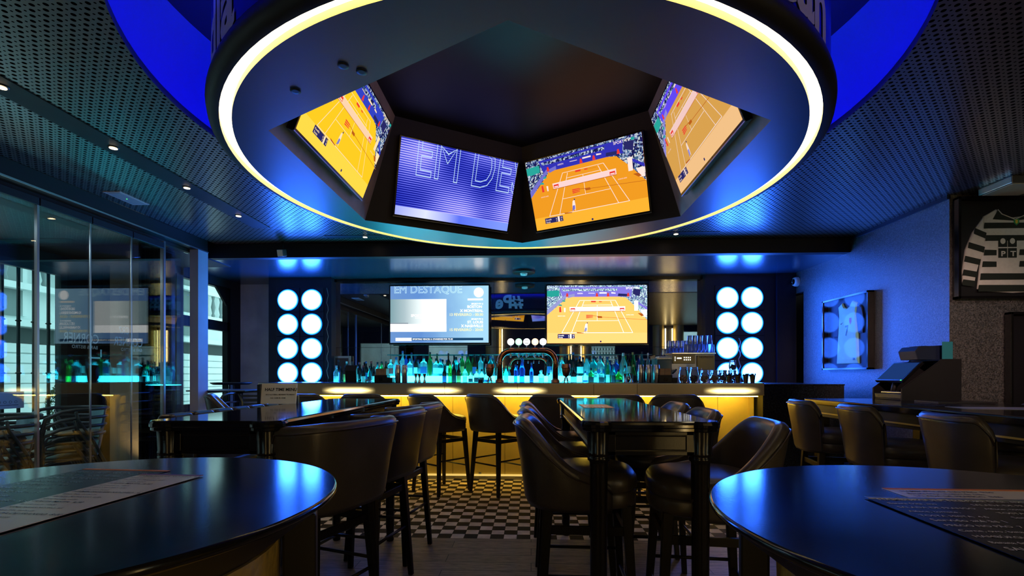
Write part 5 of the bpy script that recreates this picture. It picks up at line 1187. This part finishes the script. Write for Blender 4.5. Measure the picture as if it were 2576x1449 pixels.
MB().box(-.41, .41, -.42, .42, .060, .062).build('front_glass', 'picglass', t)
t = framed('dark frame cut by the right edge of the photo below the striped jersey', Vector((wpx(2527, JY) + .35, JY, 1.32)), Vector((1, 0, 0)), Vector((0, -1, 0)), .70, .86, .06)
MB().box(-.33, .33, -.41, .41, 0, .004).build('backing', 'card', t); MB().box(-.33, .33, -.41, .41, .045, .047).build('front_glass', 'picglass', t)

# ================================================================ CEILING FITTINGS
GL = 'recessed light slots in the perforated ceiling'
def slot(label, x0, x1, y0, y1, spots):
    t = E('light_slot', label, 'ceiling light', ((x0 + x1) / 2, (y0 + y1) / 2, 2.80), 0, GL); cx, cy = (x0 + x1) / 2, (y0 + y1) / 2
    MB().box(x0 - cx, x1 - cx, y0 - cy, y1 - cy, -.005, -.0005).build('black_channel', 'black', t)
    for sx, sy in spots:
        MB().lathe([(.030, -.010), (.034, -.006), (.034, -.004)], (sx - cx, sy - cy, 0), 20).build('lamp_bezel', 'black', t)
        MB().lathe([(.024, -.0125), (.001, -.013)], (sx - cx, sy - cy, 0), 20, cap=False).build('lamp', 'whitelamp', t)
slot('long black light slot with four warm spots along the glass side', -3.02, -2.83, .2, 5.2, SPOTS[:4])
slot('short black light slot left of the drum by the beam', -2.38, -1.2, 5.52, 5.63, [SPOTS[4]])
slot('short black light slot right of the drum by the beam', .75, 2.10, 5.53, 5.64, [SPOTS[5]])
t = E('emergency_light', 'white rectangular emergency light panel in the ceiling on the left', 'ceiling light', (-3.655, 4.285, 2.80)); MB().box(-.08, .08, -.165, .165, -.006, 0).build('frame', 'white', t, bevel=.002); MB().box(-.06, .06, -.145, .145, -.009, -.006).build('diffuser', mat('pale_diffuser', (.5, .5, .5), .3), t); MB().lathe([(.005, -.010), (.001, -.0105)], n=8, cap=False).build('indicator', 'greenled', t)
t = E('exit_light', 'grey box light hanging under the ceiling at the right edge', 'ceiling light', (4.02, 4.22, 2.80)); MB().box(-.17, .17, -.15, .15, -.06, 0).build('housing', 'satin', t, bevel=.006); MB().box(-.15, .15, -.13, .13, -.064, -.06).build('diffuser', 'jerseywhite', t)
t = E('ceiling_sensor', 'small black camera hanging from the ceiling near the beam, left', 'camera', (-2.98, 5.76, 2.80)); MB().tube([(0, 0, 0), (0, 0, -.10)], .012, 8).build('stem', 'black', t); MB().obox((0, -.02, -.14), (.035, 0, 0), (0, .05, .015), (0, -.01, .04)).build('body', 'satin', t, bevel=.006)
t = E('smoke_detector', 'white smoke detector on a round black plate under the bar soffit', 'smoke detector', (-.10, 6.72, 2.63)); MB().lathe([(.155, 0), (.155, -.03), (.15, -.035), (.001, -.035)], n=36, cap=False).build('base_plate', 'black', t); MB().lathe([(.05, -.035), (.045, -.06), (.001, -.07)], n=24, cap=False).build('sensor_head', 'white', t)
t = E('dome_camera', 'white dome security camera high on the side wall', 'camera', (XR - .001, 6.98, 2.50)); b = MB(); b.lathe([(.065, 0), (.065, .03), (.055, .055), (.001, .06)], n=28); b.xform(Matrix.Rotation(R(-90), 4, 'Y')); b.build('housing', 'white', t)
b = MB(); b.lathe([(.04, .05), (.034, .075), (.018, .088), (.001, .092)], n=24, cap=False); b.xform(Matrix.Rotation(R(-90), 4, 'Y')); b.build('dome', 'blackgloss', t)

# ================================================================ LEFT: bistro furniture beyond the high table and on the terrace
t = E('bistro_table', 'round black tray-topped bistro table by the alcove window', 'table', (-4.15, 6.62, 0)); MB().lathe([(.22, 1.065), (.25, 1.08), (.26, 1.095), (.25, 1.095), (.23, 1.082), (.001, 1.08)], n=48).build('tabletop', 'black', t); MB().lathe([(.04, .04), (.035, 1.06), (.07, 1.07)], n=16).build('pedestal', 'steel', t); MB().lathe([(.22, 0), (.22, .02), (.05, .05)], n=24).build('base', 'black', t)
t = E('bistro_table', 'square steel bistro table with tube legs in front of the alcove', 'table', (-3.76, 5.98, 0)); MB().box(-.36, .36, -.3, .3, 1.00, 1.015).build('tabletop', 'chairmetal', t, bevel=.004)
for x in (-.30, .30): MB().tube([(x, -.25, 0), (x, -.25, .88), (x + (.04 if x < 0 else -.04), -.25, .97), (x + (.10 if x < 0 else -.10), -.25, .99), (x + (.10 if x < 0 else -.10), .25, .99), (x, .25, .88), (x, .25, 0)], .014, 8).build('leg', 'chairmetal', t)
def slat_chair(label, group):
    t = E('slatted_chair', label, 'chair', (0, 0, 0), 0, group)
    for s_ in (-1, 1): MB().tube([(s_ * .23, -.22, 0), (s_ * .23, -.22, .60), (s_ * .22, -.19, .66), (s_ * .20, -.10, .68), (s_ * .20, .22, .68), (s_ * .22, .25, .60), (s_ * .23, .25, 0)], .012, 8).build('leg', 'chairmetal', t)
    b = MB(); [b.box(-.20, .20, -.2 + k * .06, -.16 + k * .06, .44, .45) for k in range(7)]; b.build('seat_slats', 'chairmetal', t)
    b = MB(); [b.box(-.20, .20, .22, .228, .52 + k * .055, .545 + k * .055) for k in range(4)]; b.build('back_slats', 'chairmetal', t)
    return t
sc1 = slat_chair('bottom slatted steel chair of the stack behind the menu stand', 'slatted chairs stacked by the bar end'); register()
sc1.location = (-3.33, 5.60, 0)
for k in range(1, 4): dup(sc1, (-3.33 + .01 * k, 5.60 + .01 * k, .10 * k), .1, 'slatted steel chair in the stack behind the menu stand, %s from the bottom' % ordn[k], 'slatted chairs stacked by the bar end')
def tub_chair(label, group):
    t = E('terrace_chair', label, 'chair', (0, 0, 0), 0, group)
    arc = lambda r, z: [(r * math.sin(a), -.02 - r * math.cos(a) * .95, z) for a in [R(-100 + 200 * i / 16) for i in range(17)]]
    top = arc(.27, .66)
    MB().tube([(-.25, .24, 0), (-.25, .25, .46), (-.262, .22, .59), (-.27, .12, .645)] + top[::1] + [(.27, .12, .645), (.262, .22, .59), (.25, .25, .46), (.25, .24, 0)], .0155, 8).build('arm_frame', 'chairmetal', t)
    for s_ in (-1, 1):
        MB().tube([(s_ * .262, .02, .64), (s_ * .25, .0, .56), (s_ * .22, -.10, .40), (s_ * .215, -.27, 0)], .012, 8).build('rear_leg', 'chairmetal', t)
        MB().tube([(s_ * .20, .22, 0), (s_ * .20, .22, .36), (s_ * .19, .19, .42), (s_ * .16, .10, .435), (s_ * .12, -.05, .435)], .011, 8).build('seat_tube', 'chairmetal', t)
    MB().lathe([(.215, .438), (.225, .442), (.225, .450), (.215, .455), (.001, .452)], n=28, sy=1.02).build('seat', 'seatply', t)
    b = MB(); K = 14; vs = []
    for z, r in ((.45, .225), (.56, .248), (.672, .268)):
        for i in range(K + 1): a = R(-38 + 76 * i / K); vs.append((r * math.sin(a), -.02 - r * math.cos(a) * .95, z))
    for z, r in ((.45, .221), (.56, .244), (.672, .264)):
        for i in range(K + 1): a = R(-38 + 76 * i / K); vs.append((r * math.sin(a), -.02 - r * math.cos(a) * .95, z))
    n1 = K + 1; fs = [(k * n1 + i, k * n1 + i + 1, (k + 1) * n1 + i + 1, (k + 1) * n1 + i) for k in (0, 1) for i in range(K)] + [((k + 3) * n1 + i, (k + 4) * n1 + i, (k + 4) * n1 + i + 1, (k + 3) * n1 + i + 1) for k in (0, 1) for i in range(K)]
    b.add(vs, fs, 0, True); b.build('back_sheet', 'chairsheet', t); return t
tc1 = tub_chair('bottom chair of the farther terrace stack behind the glass', 'terrace chairs in the farther stack'); register()
def stack(x, y, rz, n, dz, what, grp, first=None, lean=(.02, .0)):
    for k in range(n):
        loc = (x + lean[0] * k, y + lean[1] * k, dz * k)
        if k == 0 and first: first.location = loc; first.rotation_euler = (0, 0, R(rz)); continue
        dup(tc1, loc, R(rz), 'curved metal terrace chair, %s from the bottom of the %s' % (ordn[k], what), grp)
stack(-4.27, 4.32, 150, 4, .078, 'farther stack behind the glass', 'terrace chairs in the farther stack', tc1, (.022, -.012))
stack(-4.27, 3.66, 160, 4, .070, 'nearer stack behind the glass', 'terrace chairs in the nearer stack', None, (.02, .0))
t = MB().lathe([(.02, .0), (.15, .02), (.19, .07), (.15, .13), (.03, .15)], (0, 0, 0), 24).build('fur_cushion', 'fur', loc=(-4.16, 3.62, .62)); tag(t, 'grey furry cushion on the nearer terrace chair stack', 'cushion')
t = E('potted_bush', 'clipped green bush in a pot outside the barred opening', 'plant', (-6.15, 6.32, 0))
b = MB(); rd = random.Random(4)
for k in range(3200):
    th_, u = rd.random() * 6.28, rd.random() * 2 - 1; r = (.9 + .12 * rd.random()); s_ = math.sqrt(1 - u * u)
    c = Vector((.26 * s_ * math.cos(th_) * r, .26 * s_ * math.sin(th_) * r, .80 + .32 * u * r)); d = Vector((rd.uniform(-1, 1), rd.uniform(-1, 1), rd.uniform(-.4, 1)))  .normalized() * .022; e = d.cross(Vector((rd.random(), rd.random(), rd.random()))).normalized() * .012
    b.add([c, c + d * .5 + e, c + d, c + d * .5 - e], [(0, 1, 2, 3)])
b.build('foliage', 'greenplant', t); MB().lathe([(.15, 0), (.2, .4), (.21, .42)], n=20).build('pot', 'greyplaster', t); MB().tube([(0, 0, .4), (0, 0, .7)], .02, 8).build('stem', 'wood', t)
# decals on the street-side glass of the terrace
g = struct(MB().box(-5.60, -5.594, 3.25, 5.60, .46, 2.39).build('window_3', 'outglass'), 'street-side pane of the terrace')
t = E('window_decal', 'reversed CR7 CORNER BAR & BISTRO lettering on the glass partition', 'lettering', (-3.912, 4.78, 1.48)); t.rotation_euler = (PI / 2, 0, -PI / 2)
M['decal'] = mat('frosted_decal', (.50, .58, .60), .6)
def decal(tx, x, y, s_, nm, k=.72):
    vs, fs = text_geo(tx, 1, 0, .006); MB().add([(x + v[0] * s_ * k, y + v[1] * s_, 0) for v in vs], fs).build(nm, 'decal', t)
decal('CR7', .16, .115, .095, 'lettering_top'); decal('CORNER', .0, .0, .118, 'lettering_main'); decal('BAR & BISTRO', .01, -.05, .042, 'lettering_small', .95)
decal('CORNER', .50, .0, .118, 'lettering_main'); decal('BAR & BISTRO', .51, -.05, .042, 'lettering_small', .95)
MB().box(.47, .60, -.135, -.120, 0, .001).box(.47, .485, -.135, -.05, 0, .001).build('corner_mark', 'alu', t)
t = E('window_notice', 'pale notice sheet with small icons stuck low on the terrace opening', 'notice', (-5.55, 5.02, .93)); MB().box(0, .003, -.20, .12, -.09, .09).build('sheet', mat('notice_sheet', (.45, .60, .62), .5), t); b = MB(); [b.tube([(.004, -.13 + k * .055 + .014 * math.cos(a), -.02 + .014 * math.sin(a)) for a in [PI / 4 * j for j in range(8)]], .0015, 4, closed=True) for k in range(4)]; b.box(.003, .005, -.15, .06, -.055, -.05); b.build('icons', 'ink', t)
